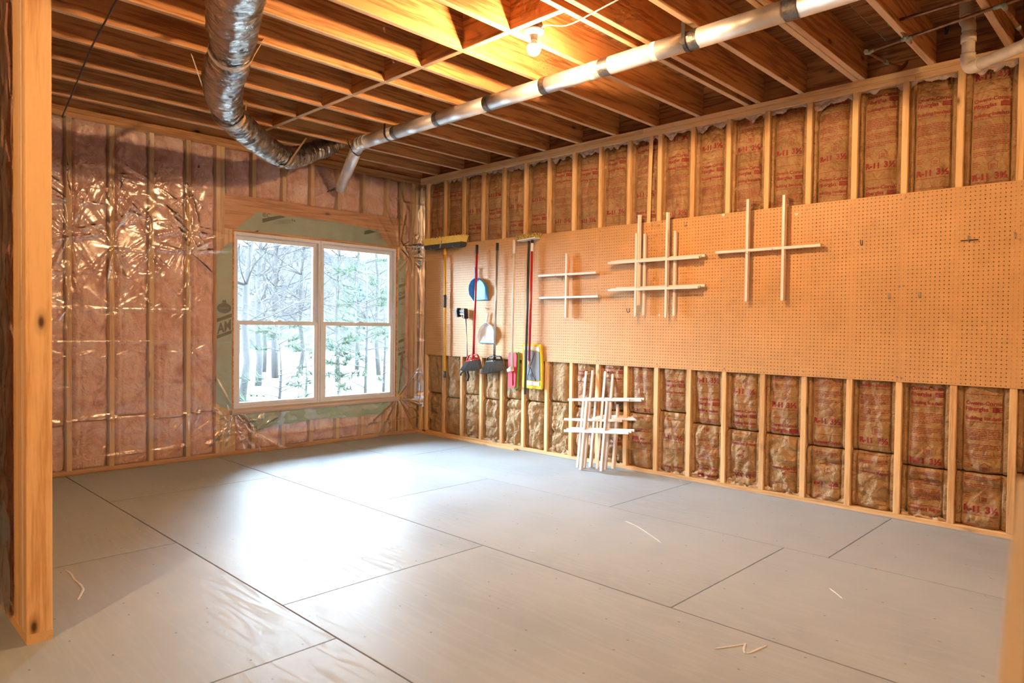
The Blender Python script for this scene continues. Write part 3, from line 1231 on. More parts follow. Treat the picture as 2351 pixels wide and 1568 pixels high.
wt = wrap_flap('house_wrap', [(-2.165, 2.092), (-2.10, 2.13), (-1.954, 2.281), (-1.5, 2.285), (-1.107, 2.290), (-0.80, 2.262), (-0.568, 2.253), (-0.54, 2.19), (-0.44, 2.105), (-0.46, 2.098), (-1.25, 2.099)],
               'pale green house wrap flap with dark bars above the window', wave=0.003, seed=1)
fl = Flat()
fl.add(*text2d('AMOWRAP\u00ae', width=0.60, bold=0.01), dx=0.0, dy=0.0)
fl2 = Flat()
V, F = text2d('\u00aeC', size=0.04, bold=0.01)
fl2.add(V, F, -1.90, 2.243)
fl2.add([(-1.90, 2.185), (-1.90, 2.225), (-1.72, 2.278), (-1.66, 2.27)], [[0, 3, 2, 1]])
for k in range(3):
    V, F = text2d('Seal all joints and penetrations with tape', width=0.20)
    fl2.add(V, F, -1.79 + k * 0.004, 2.205 - k * 0.012, rot=0.22)
V, F = text2d('a', size=0.03, bold=0.02)
fl2.add(V, F, -1.60, 2.240)
fl2.add(V, F, -1.575, 2.235)
fl2.add([(-1.98, 2.095), (-1.94, 2.095), (-1.94, 2.112)], [[0, 1, 2]])
fl2.add([(-0.76, 2.19), (-0.76, 2.228), (-0.70, 2.25), (-0.60, 2.238)], [[0, 3, 2, 1]])
for k in range(4):
    V, F = text2d('warranty', width=0.055)
    fl2.add(V, F, -0.60 + k * 0.003, 2.205 - k * 0.014, rot=0.2)
wrap_print(wt, fl2, 0, 0, -0.0085)
wl = wrap_flap('house_wrap', [(-2.330, 1.845), (-2.223, 1.965), (-2.186, 1.975), (-2.186, 0.44), (-2.222, 0.432), (-2.29, 0.46), (-2.333, 0.50)],
               'tall green house wrap strip left of the window with an oval logo', wave=0.002, seed=2)
fl = Flat()
ang = np.linspace(0, 2 * np.pi, 25)[:-1]
oval_o = np.stack([0.066 * np.cos(ang), 0.048 * np.sin(ang)], 1)
oval_i = np.stack([0.062 * np.cos(ang), 0.044 * np.sin(ang)], 1)
ov = np.concatenate([oval_o, oval_i])
fl.add(ov, [[i, (i + 1) % 24, 24 + (i + 1) % 24, 24 + i] for i in range(24)], -2.262, 1.365)
fl.add(oval_i, [list(range(24))], -2.262, 1.365)
V, F = text2d('AMOCO', width=0.115, bold=0.01)
fl.add([(-0.022, 0), (0.022, 0), (0.012, 0.03), (0, 0.02), (-0.012, 0.03)], [[0, 1, 2, 3, 4]], -2.262, 1.415)
fl.add([(-2.328, 1.235), (-2.192, 1.285), (-2.192, 1.318), (-2.328, 1.268)], [[0, 1, 2, 3]])
V, F = text2d('AM', width=0.128, bold=0.03)
V = V * np.array([1, 1.45])
V[:, 1] += 0.36 * V[:, 0]
fl.add(V, F, -2.327, 1.128)
fl.add([(-2.328, 1.085), (-2.192, 1.135), (-2.192, 1.165), (-2.328, 1.115)], [[0, 1, 2, 3]])
wrap_print(wl, fl, 0, 0, -0.0080)
lf = Flat()
V, F = text2d('AMOCO', width=0.088, bold=0.0)
lf.add(V, F, -2.306, 1.357)
V, F = lf.get()
bs = np.array(wl.location)
obj('logo_lettering', mesh('print', np.stack([V[:, 0], np.full(len(V), -0.0088), V[:, 1]], 1) - bs, F, 'wrap'), tuple(bs), wl)
wr = wrap_flap('house_wrap', [(-0.312, 1.95), (-0.275, 1.985), (-0.235, 1.965), (-0.212, 1.93), (-0.206, 0.52), (-0.285, 0.455), (-0.312, 0.45)],
               'tall green house wrap strip right of the window beside the corner', wave=0.002, seed=3)
fl = Flat()
for zz in (1.60, 0.98):
    for k in range(4):
        fl.rect(-0.270, zz + 0.115 + k * 0.012, -0.212, zz + 0.119 + k * 0.012)
    fl.add([(-0.30, zz + 0.045), (-0.210, zz + 0.075), (-0.210, zz + 0.108), (-0.30, zz + 0.078)], [[0, 1, 2, 3]])
    V, F = text2d('OW', width=0.088, bold=0.03)
    V = V * np.array([1, 1.25])
    V[:, 1] += 0.3 * V[:, 0]
    fl.add(V, F, -0.302, zz - 0.046)
    fl.add([(-0.30, zz - 0.095), (-0.210, zz - 0.065), (-0.210, zz - 0.035), (-0.30, zz - 0.065)], [[0, 1, 2, 3]])
    V, F = text2d('HO', width=0.055, bold=0.02)
    fl.add(V, F, -0.272, zz - 0.150, rot=0.12)
wrap_print(wr, fl, 0, 0, -0.0080)
wrap_flap('house_wrap', [(-2.10, 0.372), (-2.05, 0.33), (-1.99, 0.30), (-1.94, 0.222), (-1.90, 0.250), (-1.75, 0.262), (-1.343, 0.265), (-0.95, 0.25), (-0.55, 0.250), (-0.50, 0.29), (-0.43, 0.345), (-0.41, 0.374), (-1.2, 0.376)],
          'crinkled green house wrap flap hanging under the window stool', y=-0.012, wave=0.018, seed=5)


# ------------------------------------------------------------------ clear poly sheets
def poly_sheet(x0, x1, z0, z1, hole, stars, folds, res=0.009, seed=0):
    nx, nz = int((x1 - x0) / res), int((z1 - z0) / res)
    X, Z = np.meshgrid(np.linspace(x0, x1, nx), np.linspace(z0, z1, nz))
    h = 0.004 + 0.003 * (pn(X * 3, Z * 1.5, seed) + 0.6) + 0.0025 * ridge(X * 5 + Z * 2, Z * 3, seed + 3) ** 3
    rs = np.random.RandomState(seed)
    for sx, sz, R0, A in stars:
        dx, dz = X - sx, Z - sz
        r = np.hypot(dx, dz)
        th = np.arctan2(dz, dx)
        prof = (r / R0) * np.exp(1 - r / R0)
        near = r < R0 * 6
        acc = np.zeros_like(r)
        main = rs.rand() * 6.28
        for _ in range(rs.randint(9, 17)):
            ta = (main if rs.rand() < 0.55 else main + np.pi) + rs.randn() * 0.75
            wd_ = rs.uniform(0.035, 0.10)
            ln_ = R0 * rs.uniform(0.5, 1.7)
            dth = np.angle(np.exp(1j * (th[near] - ta)))
            acc[near] += rs.uniform(0.4, 1.0) * np.exp(-(dth / wd_) ** 2) * (r[near] / ln_) * np.exp(1 - r[near] / ln_)
        h = h + 1.15 * A * acc
        h = h - 0.003 * np.exp(-(r / 0.03) ** 2)
    for fz, sl, A, wdt in folds:
        dz = Z - fz - sl * (X - x0)
        h = h + A * np.exp(-np.abs(dz) / wdt)
    h = np.clip(h, 0.003, 0.045)
    P = np.stack([X, -h - 0.005, Z], -1)
    mask = None
    if hole:
        cxm = (X[:-1, :-1] + X[1:, 1:]) / 2
        czm = (Z[:-1, :-1] + Z[1:, 1:]) / 2
        mask = ~((cxm > hole[0]) & (cxm < hole[1]) & (czm > hole[2]) & (czm < hole[3]))
    return P, mask


stars = []
for x in full[:6]:
    for z in (2.42, 2.13, 1.98, 1.86, 1.62, 1.36, 0.98, 0.42, 0.18):
        stars.append((x + random.uniform(-0.01, 0.01), z + random.uniform(-0.05, 0.05), random.uniform(0.04, 0.085) * (1.25 if z > 1.8 else 0.7), random.uniform(0.008, 0.016) * (1.2 if z > 1.8 else 0.6)))
for x, z in ((-2.18, 0.42), (-2.2, 0.30), (-1.976, 0.2), (-0.31, 0.42), (-0.15, 2.0), (-0.31, 2.1)):
    stars.append((x, z, 0.09, 0.016))
folds = [(2.60, 0.0, 0.004, 0.012), (1.32, 0.01, 0.005, 0.006), (1.06, 0.0, 0.004, 0.005), (0.70, 0.0, 0.004, 0.005), (0.44, -0.01, 0.008, 0.010), (0.10, 0.02, 0.006, 0.012), (2.33, -0.02, 0.004, 0.006)]
P, mask = poly_sheet(-4.29, -0.004, 0.012, 2.832, (-2.185, -0.305, 0.385, 2.10), stars, folds, 0.009, 5)
base = np.array([-2.0, 0.0, 0.0])
tag(obj('plastic_sheet', grid_mesh('poly', P - base, 'poly', True, mask), tuple(base)),
    'clear plastic vapour barrier stapled over pink insulation around the window', 'plastic sheet')
# narrow piece that turns the corner
nz = 240
Zc, Yc = np.meshgrid(np.linspace(0.30, 2.80, nz), np.linspace(-0.004, -0.104, 12), indexing='ij')
Xc = -0.006 - 0.006 * (pn(Yc * 30, Zc * 3, 9) + 0.5) - 0.004 * ridge(Yc * 25, Zc * 4, 12) ** 2
tag(obj('plastic_sheet', grid_mesh('poly', np.stack([Xc, Yc, Zc], -1), 'poly')), 'narrow clear plastic strip hanging in the room corner', 'plastic sheet')

# ================================================================== partition and unseen walls
PX0, PX1, PY = -4.385, -4.298, -3.215
part = tag(empty('wall_partition', (-4.34, -1.6, 0)), kind='structure')
board('bottom_plate', (PX0, PY, 0.0), (PX1, -0.06, 0.038), 1, 'plate_y', part)
board('top_plate', (PX0, PY, WALL_H - 0.038), (PX1, -0.06, WALL_H), 1, 'plate_y', part)
yy = PY
for k, dpt in enumerate((0.038, 0.038, 0.038, 0.038)):
    board('stud', (PX0 + (0.002 if k % 2 else 0.0), yy, 0.038), (PX1 - (0.003 if k == 0 else 0), yy + dpt - 0.001, WALL_H - 0.038), 2, 'pale_wood' if k in (1, 2) else 'stud', part)
    yy += dpt
board('corner_stud', (PX0 + 0.004, yy, 0.038), (PX1, yy + 0.089, WALL_H - 0.038), 2, 'stud', part)
yy += 0.089 + 0.305
while yy < -0.1:
    board('stud', (PX0, yy, 0.038), (PX1, yy + 0.038, WALL_H - 0.038), 2, 'stud', part)
    yy += SP
obj('backing_board', boxes_mesh('backing', [((PX1 - 0.01, PY + 0.24, 0.038), (PX1, -0.06, WALL_H - 0.038))], 'sheath'), (0, 0, 0), None).parent = part
part.children[-1].location = -part.location
nz, ny = 260, 220
Zc, Yc = np.meshgrid(np.linspace(0.04, WALL_H - 0.05, nz), np.linspace(PY + 0.245, -0.08, ny), indexing='ij')
D = PX0 + 0.022 + 0.014 * pn(Yc * 6, Zc * 4, 31) + 0.012 * pn(Yc * 3, Zc * 9, 33)
bb = obj('insulation_batt', grid_mesh('pink_batt', np.stack([D, Yc, Zc], -1) - np.array([-4.36, -1.6, 0]), 'pink'), (-4.36, -1.6, 0), part)
D = PX0 - 0.004 - 0.010 * (pn(Yc * 5, Zc * 3, 41) + 0.6) - 0.012 * ridge(Yc * 9, Zc * 4, 43) ** 3
tag(obj('plastic_sheet', grid_mesh('poly', np.stack([D, Yc, Zc], -1) - np.array([-4.39, -1.6, 0]), 'poly'), (-4.39, -1.6, 0)),
    'crinkled clear plastic over the insulation left of the near doubled post', 'plastic sheet')
tag(obj('wall_left', boxes_mesh('board_wall', [((-7.3, -9.6, 0), (-7.2, 0.1, zt))], 'block_wall')), kind='structure')
tag(obj('wall_front', boxes_mesh('board_wall', [((-7.3, -9.7, 0), (0.1, -9.6, zt))], 'block_wall')), kind='structure')

# ================================================================== pegboards
PT = 0.005


def pegboard_mesh():
    nx, nz, h = 96, 48, 0.0254
    o8 = [(-1, -1), (0, -1), (1, -1), (1, 0), (1, 1), (0, 1), (-1, 1), (-1, 0)]
    a8 = [(math.cos(math.radians(-135 + 45 * k)), math.sin(math.radians(-135 + 45 * k))) for k in range(8)]
    r = 0.0035
    cell = [(-PT, p[0] * h / 2, p[1] * h / 2) for p in o8] + [(-PT, p[0] * r, p[1] * r) for p in a8] + [(0, p[0] * r, p[1] * r) for p in a8]
    cell = np.array(cell)
    fc = []
    for k in range(8):
        k2 = (k + 1) % 8
        fc.append((k, 8 + k, 8 + k2, k2))
        fc.append((8 + k, 16 + k, 16 + k2, 8 + k2))
    fc = np.array(fc)
    I, J = np.meshgrid(np.arange(nx), np.arange(nz), indexing='ij')
    off = np.stack([np.zeros(I.size), -(I.ravel() + 0.5) * h, (J.ravel() + 0.5) * h], 1)
    V = (cell[None] + off[:, None]).reshape(-1, 3)
    Fq = (fc[None] + (np.arange(I.size) * 24)[:, None, None]).reshape(-1, 4)
    n = len(V)
    Wd, Hd = nx * h, nz * h
    V = np.concatenate([V, np.array([(x, y, z) for x in (-PT, 0) for y in (0, -Wd) for z in (0, Hd)])])
    Fx = np.array([(0, 1, 5, 4), (2, 6, 7, 3), (0, 4, 6, 2), (1, 3, 7, 5)]) + n
    q = np.concatenate([Fq, Fx])
    me = bpy.data.meshes.new('pegboard')
    me.vertices.add(len(V))
    me.vertices.foreach_set('co', V.astype(np.float32).ravel())
    me.loops.add(q.size)
    me.loops.foreach_set('vertex_index', q.ravel().astype(np.int32))
    me.polygons.add(len(q))
    me.polygons.foreach_set('loop_start', (np.arange(len(q)) * 4).astype(np.int32))
    me.materials.append(M['pegboard'])
    me.polygons.foreach_set('use_smooth', np.zeros(len(q), dtype=bool))
    me.update(calc_edges=True)
    return me


pm = pegboard_mesh()
screw_me = tube_mesh('screw_head', [(0, 0, 0), (-0.0018, 0, 0), (-0.003, 0, 0)], [0.0055, 0.0055, 0.003], 'silver', 10)
pegs = []
for k, lab in enumerate(('tan perforated pegboard sheet nearest the window corner, brooms hanging on it',
                         'middle tan perforated pegboard sheet with white window grilles hanging on it',
                         'tan perforated pegboard sheet at the right edge with only empty hooks')):
    yA = -0.121 - 2.4384 * k + (-0.0015 if k else 0)
    pb = obj('pegboard', pm, (-0.0003, yA, PEG_B))
    tag(pb, lab, 'pegboard', 'pegboard sheets on the right wall')
    for yy in np.linspace(0.012, 2.4384 - 0.012, 5 if k < 2 else 4):
        for zz in (0.03, 0.62, 1.19):
            if zz == 0.62 and 0.1 < yy < 2.3:
                continue
            obj('screw', screw_me, (-PT - 0.0004, yA - yy, PEG_B + zz + random.uniform(-0.01, 0.01)), pb)
    pegs.append(pb)
FX = -PT - 0.0006         # face of the pegboards

# empty hooks and bits left on the boards


def wire_hook(px, py, label, long=0.04, mat='silver', bar=False):
    p = on_x(px, py, FX)
    t = thing('peg_hook', label, 'hook', tuple(p), 'metal hooks in the pegboard')
    pts = [p + np.array(q) for q in ((0.002, 0, 0.0), (-0.012, 0, -0.002), (-long * 0.7, 0, -0.004), (-long, 0, 0.012), (-long, 0, 0.028))]
    tube('prong', spline(pts, 4), 0.0024, mat, t, 8)
    tube('back_wire', [p + np.array(q) for q in ((-0.003, 0, -0.004), (-0.003, 0, 0.03))], 0.0024, mat, t, 8)
    if bar:
        tube('cross_bar', [p + np.array(q) for q in ((-0.005, 0.045, 0.004), (-0.005, -0.045, 0.004))], 0.003, 'black', t, 8)
    return t


wire_hook(1980, 562, 'dark hook at the same height as the right-hand grille bar end', mat='black')
wire_hook(2226, 553, 'metal hook with a black cross bar through it', bar=True)
wire_hook(2332, 546, 'metal hook high up at the far right of the photo')
wire_hook(2043, 684, 'low metal hook just left of the right pegboard joint')
wire_hook(2113, 682, 'low metal hook just right of the right pegboard joint')
wire_hook(1576, 518, 'metal hook above the right arm of the hash shaped grilles')
wire_hook(1445, 716, 'dark bent hook below the left part of the hash shaped grilles', mat='black')
for px, py, lab, pts in ((1661, 494, 'small white shield sticker left of the two-post grille', [(-0.011, 0.012), (0.011, 0.012), (0.011, -0.004), (0, -0.014), (-0.011, -0.004)]),
                         (1829, 492, 'small cream keystone sticker right of the two-post grille', [(-0.016, 0.008), (0.016, 0.008), (0.008, -0.010), (-0.008, -0.010)]),
                         (1514, 724, 'small grey shield sticker below the hash shaped grilles', [(-0.010, 0.011), (0.010, 0.011), (0.010, -0.004), (0, -0.013), (-0.010, -0.004)])):
    p = on_x(px, py, FX)
    me = prism_mesh('sticker', pts, 0, -0.0015, 0.0, 'sticker')
    tag(obj('sticker', me, tuple(p)), lab, 'sticker')


# ================================================================== window grilles
def bar_mesh(P, Q, across, normal, wd, th, vertical):
    """bar from P to Q; across = width direction, normal = towards the room"""
    P, Q = np.array(P, float), np.array(Q, float)
    a, n = across * wd / 2, normal * th
    ch = across * 0.003
    ring = lambda c: [c - a, c + a, c + a + n * 0.7, c + a - ch + n, c - a + ch + n, c - a + n * 0.7]
    vs = ring(P) + ring(Q)
    fs = [(i, (i + 1) % 6, 6 + (i + 1) % 6, 6 + i) for i in range(6)] + [(5, 4, 3, 2, 1, 0), (6, 7, 8, 9, 10, 11)]
    fm = ([1, 1, 0, 0, 0, 1] if vertical else [1, 0, 0, 0, 0, 0]) + [1, 1]
    me = mesh('grille_bar', vs, fs, ['white_paint', 'raw_edge'], fmat=fm)
    bm = bmesh.new()
    bm.from_mesh(me)
    bmesh.ops.recalc_face_normals(bm, faces=bm.faces)
    bm.to_mesh(me)
    bm.free()
    return me


def grille(label, group, origin, ex, ez, verts, hors, wd=0.021, th=0.0115):
    """verts: (a, z0, z1); hors: (z, a0, a1) in the grille's own plane"""
    ex, ez = np.array(ex, float), np.array(ez, float)
    ex /= np.linalg.norm(ex)
    ez /= np.linalg.norm(ez)
    en = np.cross(ez, ex)
    en /= np.linalg.norm(en)
    if en[0] > 0:
        en = -en
    t = thing('window_grille', label, 'window grille', tuple(origin), group)
    for a, z0, z1 in verts:
        ob = obj('upright_bar', bar_mesh(ex * a + ez * z0, ex * a + ez * z1, ex, en, wd, th, True))
        ob.parent = t
        ob.location = (0, 0, 0)
    for z, a0, a1 in hors:
        ob = obj('cross_bar', bar_mesh(ex * a0 + ez * z + en * 0.0004, ex * a1 + ez * z + en * 0.0004, ez, en, wd, th, False))
        ob.parent = t
        ob.location = (0, 0, 0)
    return t


def hung(label, group, x, ups, hs, th=0.0115):
    """ups: ((px top, py top), py bottom); hs: ((px0, py0), (px1, py1)); all on the plane x"""
    V, Hh = [], []
    ref = on_x(*ups[0][0], x)
    for (p, yb) in ups:
        a = on_x(p[0], p[1], x)
        b = on_x(p[0] + 0.5, yb, x)
        V.append((ref[1] - a[1], b[2], a[2]))
    for p, q in hs:
        a, b = on_x(*p, x), on_x(*q, x)
        Hh.append(((a[2] + b[2]) / 2, ref[1] - a[1], ref[1] - b[1]))
    grille(label, group, (x, ref[1], 0), (0, -1, 0), (0, 0, 1), V, Hh, th=th)


g1 = 'single-post grilles by the brooms'
for i, (w, dz) in enumerate((('front', 0), ('middle', 2), ('rear', 3))):
    hung('%s white wooden grille with one post and two cross bars' % w, g1, -0.066 + 0.0165 * i,
         [((1302 + 1.5 * i, 582 + dz), 729)], [((1238, 634), (1370 + 3 * i, 625.5)), ((1240, 685), (1375 + 2 * i, 679.5))], 0.016)
g2 = 'hash shaped grilles on the pegboard'
hung('foremost white wooden hash shaped grille in the middle group', g2, -0.086, [((1462, 536), 727), ((1532, 529), 729)], [((1397, 602), (1606, 593)), ((1397, 665), (1604, 661))])
hung('tall white hash shaped grille second in its stack, posts standing highest', g2, -0.074, [((1468, 494), 701), ((1533, 488), 702)], [((1398, 602), (1606, 593)), ((1398, 665), (1604, 661))])
hung('tall white hash shaped grille third in its stack, set slightly right', g2, -0.062, [((1471, 494), 701), ((1536, 488), 702)], [((1404, 601), (1610, 590)), ((1404, 664), (1608, 659))])
hung('fourth hash shaped grille in its stack, shifted right behind the tall ones', g2, -0.044, [((1481, 537), 724), ((1551, 530), 725)], [((1416, 599), (1620, 588)), ((1416, 661), (1620, 657))])
hung('rearmost hash shaped grille in its stack, shifted right against the pegboard', g2, -0.032, [((1483, 537), 723), ((1553, 531), 724)], [((1418, 599), (1621, 588)), ((1418, 661), (1621, 657))])
g3 = 'two-post grilles with one long cross bar'
for i, w in enumerate(('front', 'middle', 'rear')):
    hung('%s white wooden grille with two posts and one cross bar, right of the others' % w, g3, -0.060 + 0.012 * i,
         [((1718 + 1.6 * i, 458 + i), 692), ((1801 + 1.6 * i, 448 + i), 690)], [((1644 + i, 580), (1885 + i, 563))])
# leaning stack on the floor
g4 = 'white grilles leaning on the right wall'
UP = np.array([0.262, 0.105, 1.0])
UPn = UP / np.linalg.norm(UP)
ACR = np.array([0.13, -1.0, 0.0])
ACR /= np.linalg.norm(ACR)
ACR = ACR - UPn * np.dot(ACR, UPn)
ACR /= np.linalg.norm(ACR)
NRM = np.cross(UPn, ACR)
if NRM[0] > 0:
    NRM = -NRM
lean = [((1333, 1079), 0.200, 0.60, [(0.33, -0.20, 0.43)], 3, 'short white grille at the front of the leaning stack'),
        ((1326, 1074), 0.195, 0.86, [(0.60, -0.16, 0.45), (0.42, -0.18, 0.40)], 1, 'tall white grille leaning behind the short ones'),
        ((1341, 1075), 0.206, 0.87, [(0.60, -0.10, 0.50)], 2, 'tall white grille in the middle of the leaning stack'),
        ((1355, 1073), 0.222, 0.77, [(0.43, -0.02, 0.47)], 3, 'grille nearest the wall in the leaning stack')]
for (px, py), gap, ht, hs, nl, lab in lean:
    b0 = on_z(px, py, 0.002)
    for i in range(nl):
        o_ = b0 - NRM * 0.0120 * i
        o_[2] = 0.004
        nm = lab if nl == 1 else lab + ', ' + ('foremost layer', 'second layer', 'rear layer')[i]
        k = (1.0, 0.985, 0.99)[i]
        grille(nm, g4, tuple(o_), ACR, UPn, [(0.0, 0.0, ht * k), (gap, 0.0, ht * k * 0.995)], [(h + 0.01 * i, a0 + 0.02 * i, a1 + 0.02 * i) for h, a0, a1 in hs], wd=0.023)
# hooks the hung grilles rest on
for px, py, lab in ((1290, 634, 'left hook under the single-post grilles'), (1316, 633, 'right hook under the single-post grilles'),
                    (1480, 602, 'hook under the upper bar of the hash shaped grilles'),
                    (1725, 580, 'left hook under the two-post grille bar'), (1785, 575, 'right hook under the two-post grille bar')):
    p = on_x(px, py + 3, FX)
    t = thing('peg_hook', lab, 'hook', tuple(p), 'metal hooks in the pegboard')
    tube('prong', spline([p + np.array(q) for q in ((0.0, 0, -0.004), (-0.03, 0, -0.006), (-0.075, 0, -0.004), (-0.088, 0, 0.004), (-0.092, 0, 0.018))], 4), 0.0022, 'silver', t, 8)
    tube('back_wire', [p + np.array(q) for q in ((-0.002, 0, 0.0), (-0.002, 0, -0.03))], 0.003, 'silver', t, 8)

# ================================================================== brooms, mops, dustpans
TX = -0.05


def W(px, py, x=TX):
    return on_x(px, py, x)


def tuft_mesh(name, rows, mat, seg=4):
    """rows: (base, tip, radius)"""
    vs, fs = [], []
    for a, b, r in rows:
        k = len(vs)
        a, b = np.array(a, float), np.array(b, float)
        d = (b - a) / np.linalg.norm(b - a)
        n = np.cross(d, [1.0, 0.13, 0.07])
        n /= np.linalg.norm(n)
        m_ = np.cross(d, n)
        for c, rr in ((a, r), (b, r * 0.75)):
            for j in range(seg):
                an = 2 * math.pi * j / seg
                vs.append(c + n * rr * math.cos(an) + m_ * rr * math.sin(an))
        for j in range(seg):
            j2 = (j + 1) % seg
            fs.append((k + j, k + j2, k + seg + j2, k + seg + j))
        fs.append(tuple(k + seg + j for j in range(seg)))
    return mesh(name, vs, fs, mat)


def put(name, me, par):
    o = obj(name, me)
    o.parent = par
    o.location = -par.location
    return o


def flatpoly(name, pix, x0, x1, mat, par, bev=0.0, plane=TX):
    pts = [tuple(W(px, py, plane)[1:]) for px, py in pix]
    return put(name, prism_mesh(name, pts, 0, x0, x1, mat, bev), par)


def pole(name, a, b, r, mat, par, x=TX, x2=None):
    return tube(name, [W(*a, x), W(*b, x if x2 is None else x2)], r, mat, par, 14)


rb = random.Random(5)
# push broom
pA, pB = W(982, 567), W(1066, 556)
t = thing('push_broom', 'push broom with yellow pole and yellow bristles turned up', 'broom', (TX, (pA[1] + pB[1]) / 2, W(1021, 866)[2]))
yc0, yc1 = pA[1], pB[1]
zc = 2.105
put('block', prism_mesh('block', [(yc0, zc - 0.010), (yc0 - 0.02, zc - 0.032), (yc1 + 0.02, zc - 0.032), (yc1, zc - 0.010), (yc1, zc + 0.018), (yc0, zc + 0.018)], 0, -0.105, -0.012, 'charcoal', 0.004), t)
rows_ = []
for i in range(64):
    for j in range(6):
        y = yc0 - 0.012 + (yc1 - yc0 + 0.024) * i / 63
        x = -0.100 + 0.082 * j / 5
        fl_ = (i / 63 - 0.5) * 0.07
        rows_.append(((x, y, zc + 0.014), (x + (j / 5 - 0.5) * 0.02 + rb.uniform(-0.004, 0.004), y - fl_ + rb.uniform(-0.005, 0.005), zc + 0.088 + rb.uniform(-0.008, 0.006)), 0.0055))
br = put('bristles', tuft_mesh('bristles', rows_, 'yellow_bristle'), t)
br['kind'] = 'stuff'
pole('pole', (1022, 570), (1021, 853), 0.0125, 'yellow', t)
pole('collar', (1022, 572), (1022, 585), 0.0165, 'yellow', t)
pole('grip', (1021.5, 677), (1021.5, 706), 0.0165, 'charcoal', t)
pole('end_cap', (1021, 852), (1021, 867), 0.015, 'charcoal', t)
put('brace', prism_mesh('brace', [(-0.475, zc - 0.03), (-0.490, zc - 0.03), (-0.520, zc + 0.045), (-0.505, zc + 0.05)], 0, -0.111, -0.106, 'silver'), t)
for py_ in (-0.33, -0.70):
    p = np.array([FX, py_, zc - 0.05])
    th_ = thing('peg_hook', 'hook under the push broom block, %s side' % ('corner' if py_ > -0.5 else 'right'), 'hook', tuple(p), 'metal hooks in the pegboard')
    tube('prong', spline([p + np.array(q) for q in ((0.0, 0, 0.01), (-0.05, 0, 0.012), (-0.10, 0, 0.012), (-0.112, 0, 0.028))], 4), 0.0024, 'silver', th_, 8)
    tube('back_wire', [p + np.array(q) for q in ((-0.003, 0, 0.012), (-0.003, 0, -0.02))], 0.003, 'silver', th_, 8)


def angle_broom(label, top, neck, grip_to, r, pole_mat, frame_mat, head_top, head_bot, arch, x=TX):
    t = thing('angle_broom', label, 'broom', tuple(W(*neck, x)), 'angled brooms hanging by their poles')
    pole('pole', (top[0], grip_to), neck, r, pole_mat, t, x)
    pole('grip', top, (top[0] - 0.2, grip_to + 0.5), r * 1.25, 'black', t, x)
    hA, hB = W(*head_top[0], x), W(*head_top[1], x)
    bA, bB = W(*head_bot[0], x), W(*head_bot[1], x)
    # arched brace either side of the socket
    nk = W(*neck, x)
    for e in (hA, hB):
        mid = W(*arch[0 if e is hA else 1], x)
        tube('brace', spline([nk, mid, e], 6), 0.011, frame_mat, t, 8, squash=0.7)
    tube('socket', [nk + np.array([0, 0, 0.012]), (hA + hB) / 2 + np.array([0, 0, 0.004])], 0.017, frame_mat, t, 12)
    tube('head_rail', [hA, hB], 0.016, frame_mat, t, 10)
    rw = []
    n = 34
    for i in range(n):
        for j in range(4):
            f = i / (n - 1)
            a = hA + (hB - hA) * f + np.array([-0.014 + 0.028 * j / 3, 0, 0])
            b = bA + (bB - bA) * f + np.array([-0.026 + 0.052 * j / 3 + rb.uniform(-0.004, 0.004), rb.uniform(-0.006, 0.006), rb.uniform(-0.008, 0.006)])
            sag = 0.012 * math.sin(math.pi * f)
            b[2] -= sag
            rw.append((a, b, 0.0048))
    br = put('bristles', tuft_mesh('bristles', rw, 'dark_bristle'), t)
    br['kind'] = 'stuff'
    return t


angle_broom('red-handled broom with black bristles hanging over the blue dustpan', (1095, 562), (1087, 815), 582, 0.0115, 'red', 'red', ((1071, 831), (1100, 825)), ((1060, 850), (1103, 846)), ((1077, 816), (1096, 815)), -0.085)
angle_broom('grey-handled broom with a wide black angled head', (1142, 558), (1135, 818), 574, 0.0115, 'silver', 'black', ((1118, 831), (1152, 828)), ((1107, 857), (1158, 848)), ((1121, 820), (1149, 819)), -0.06)


def dustpan(label, mat, body, lip, handle, hr, x=TX, depth=0.05, loop=None):
    pts = [W(px, py, x) for px, py in body]
    base = np.mean(pts, axis=0)
    t = thing('dustpan', label, 'dustpan', tuple(base))
    out = [(p[1], p[2]) for p in pts]
    put('tray', prism_mesh('tray', out, 0, x + depth - 0.004, x + depth, mat), t)
    # side walls flare towards the room all the way round except along the lip
    vs, fs = [], []
    n = len(out)
    c = np.mean(np.array(out), axis=0)
    for k, (y, z) in enumerate(out):
        edge = lip[0] <= k <= lip[1]
        d = np.array([y, z]) - c
        q = np.array([y, z]) + d * 0.05
        hgt = 0.002 if edge else depth
        vs += [(x + depth - 0.004, y, z), (x + depth - 0.004 - hgt, q[0], q[1]), (x + depth - 0.001 - hgt, q[0] + d[0] * 0.05, q[1] + d[1] * 0.05), (x + depth, y + d[0] * 0.05, z + d[1] * 0.05)]
    for k in range(n):
        k2 = (k + 1) % n
        if lip[0] <= k < lip[1]:
            continue
        for j in range(4):
            j2 = (j + 1) % 4
            fs.append((k * 4 + j, k2 * 4 + j, k2 * 4 + j2, k * 4 + j2))
    put('rim', mesh('rim', vs, fs, mat, smooth=False), t)
    a, b = out[lip[0]], out[lip[1]]
    put('lip', tube_mesh('lip', [(x + depth - 0.004, a[0], a[1]), (x + depth - 0.004, b[0], b[1])], 0.0045, 'blue' if mat != 'blue' else 'blue', 8), t)
    hp = [W(px, py, x + depth * 0.5) for px, py in handle]
    tube('handle', spline(hp, 4), hr, mat, t, 10, squash=0.6)
    if loop:
        tube('handle_rail', spline([W(px, py, x + depth * 0.5) for px, py in loop], 4), hr, mat, t, 10, squash=0.6)
    return t


def zz(lst, ox, oy, s):
    return [(ox + a / s, oy + b / s) for a, b in lst]


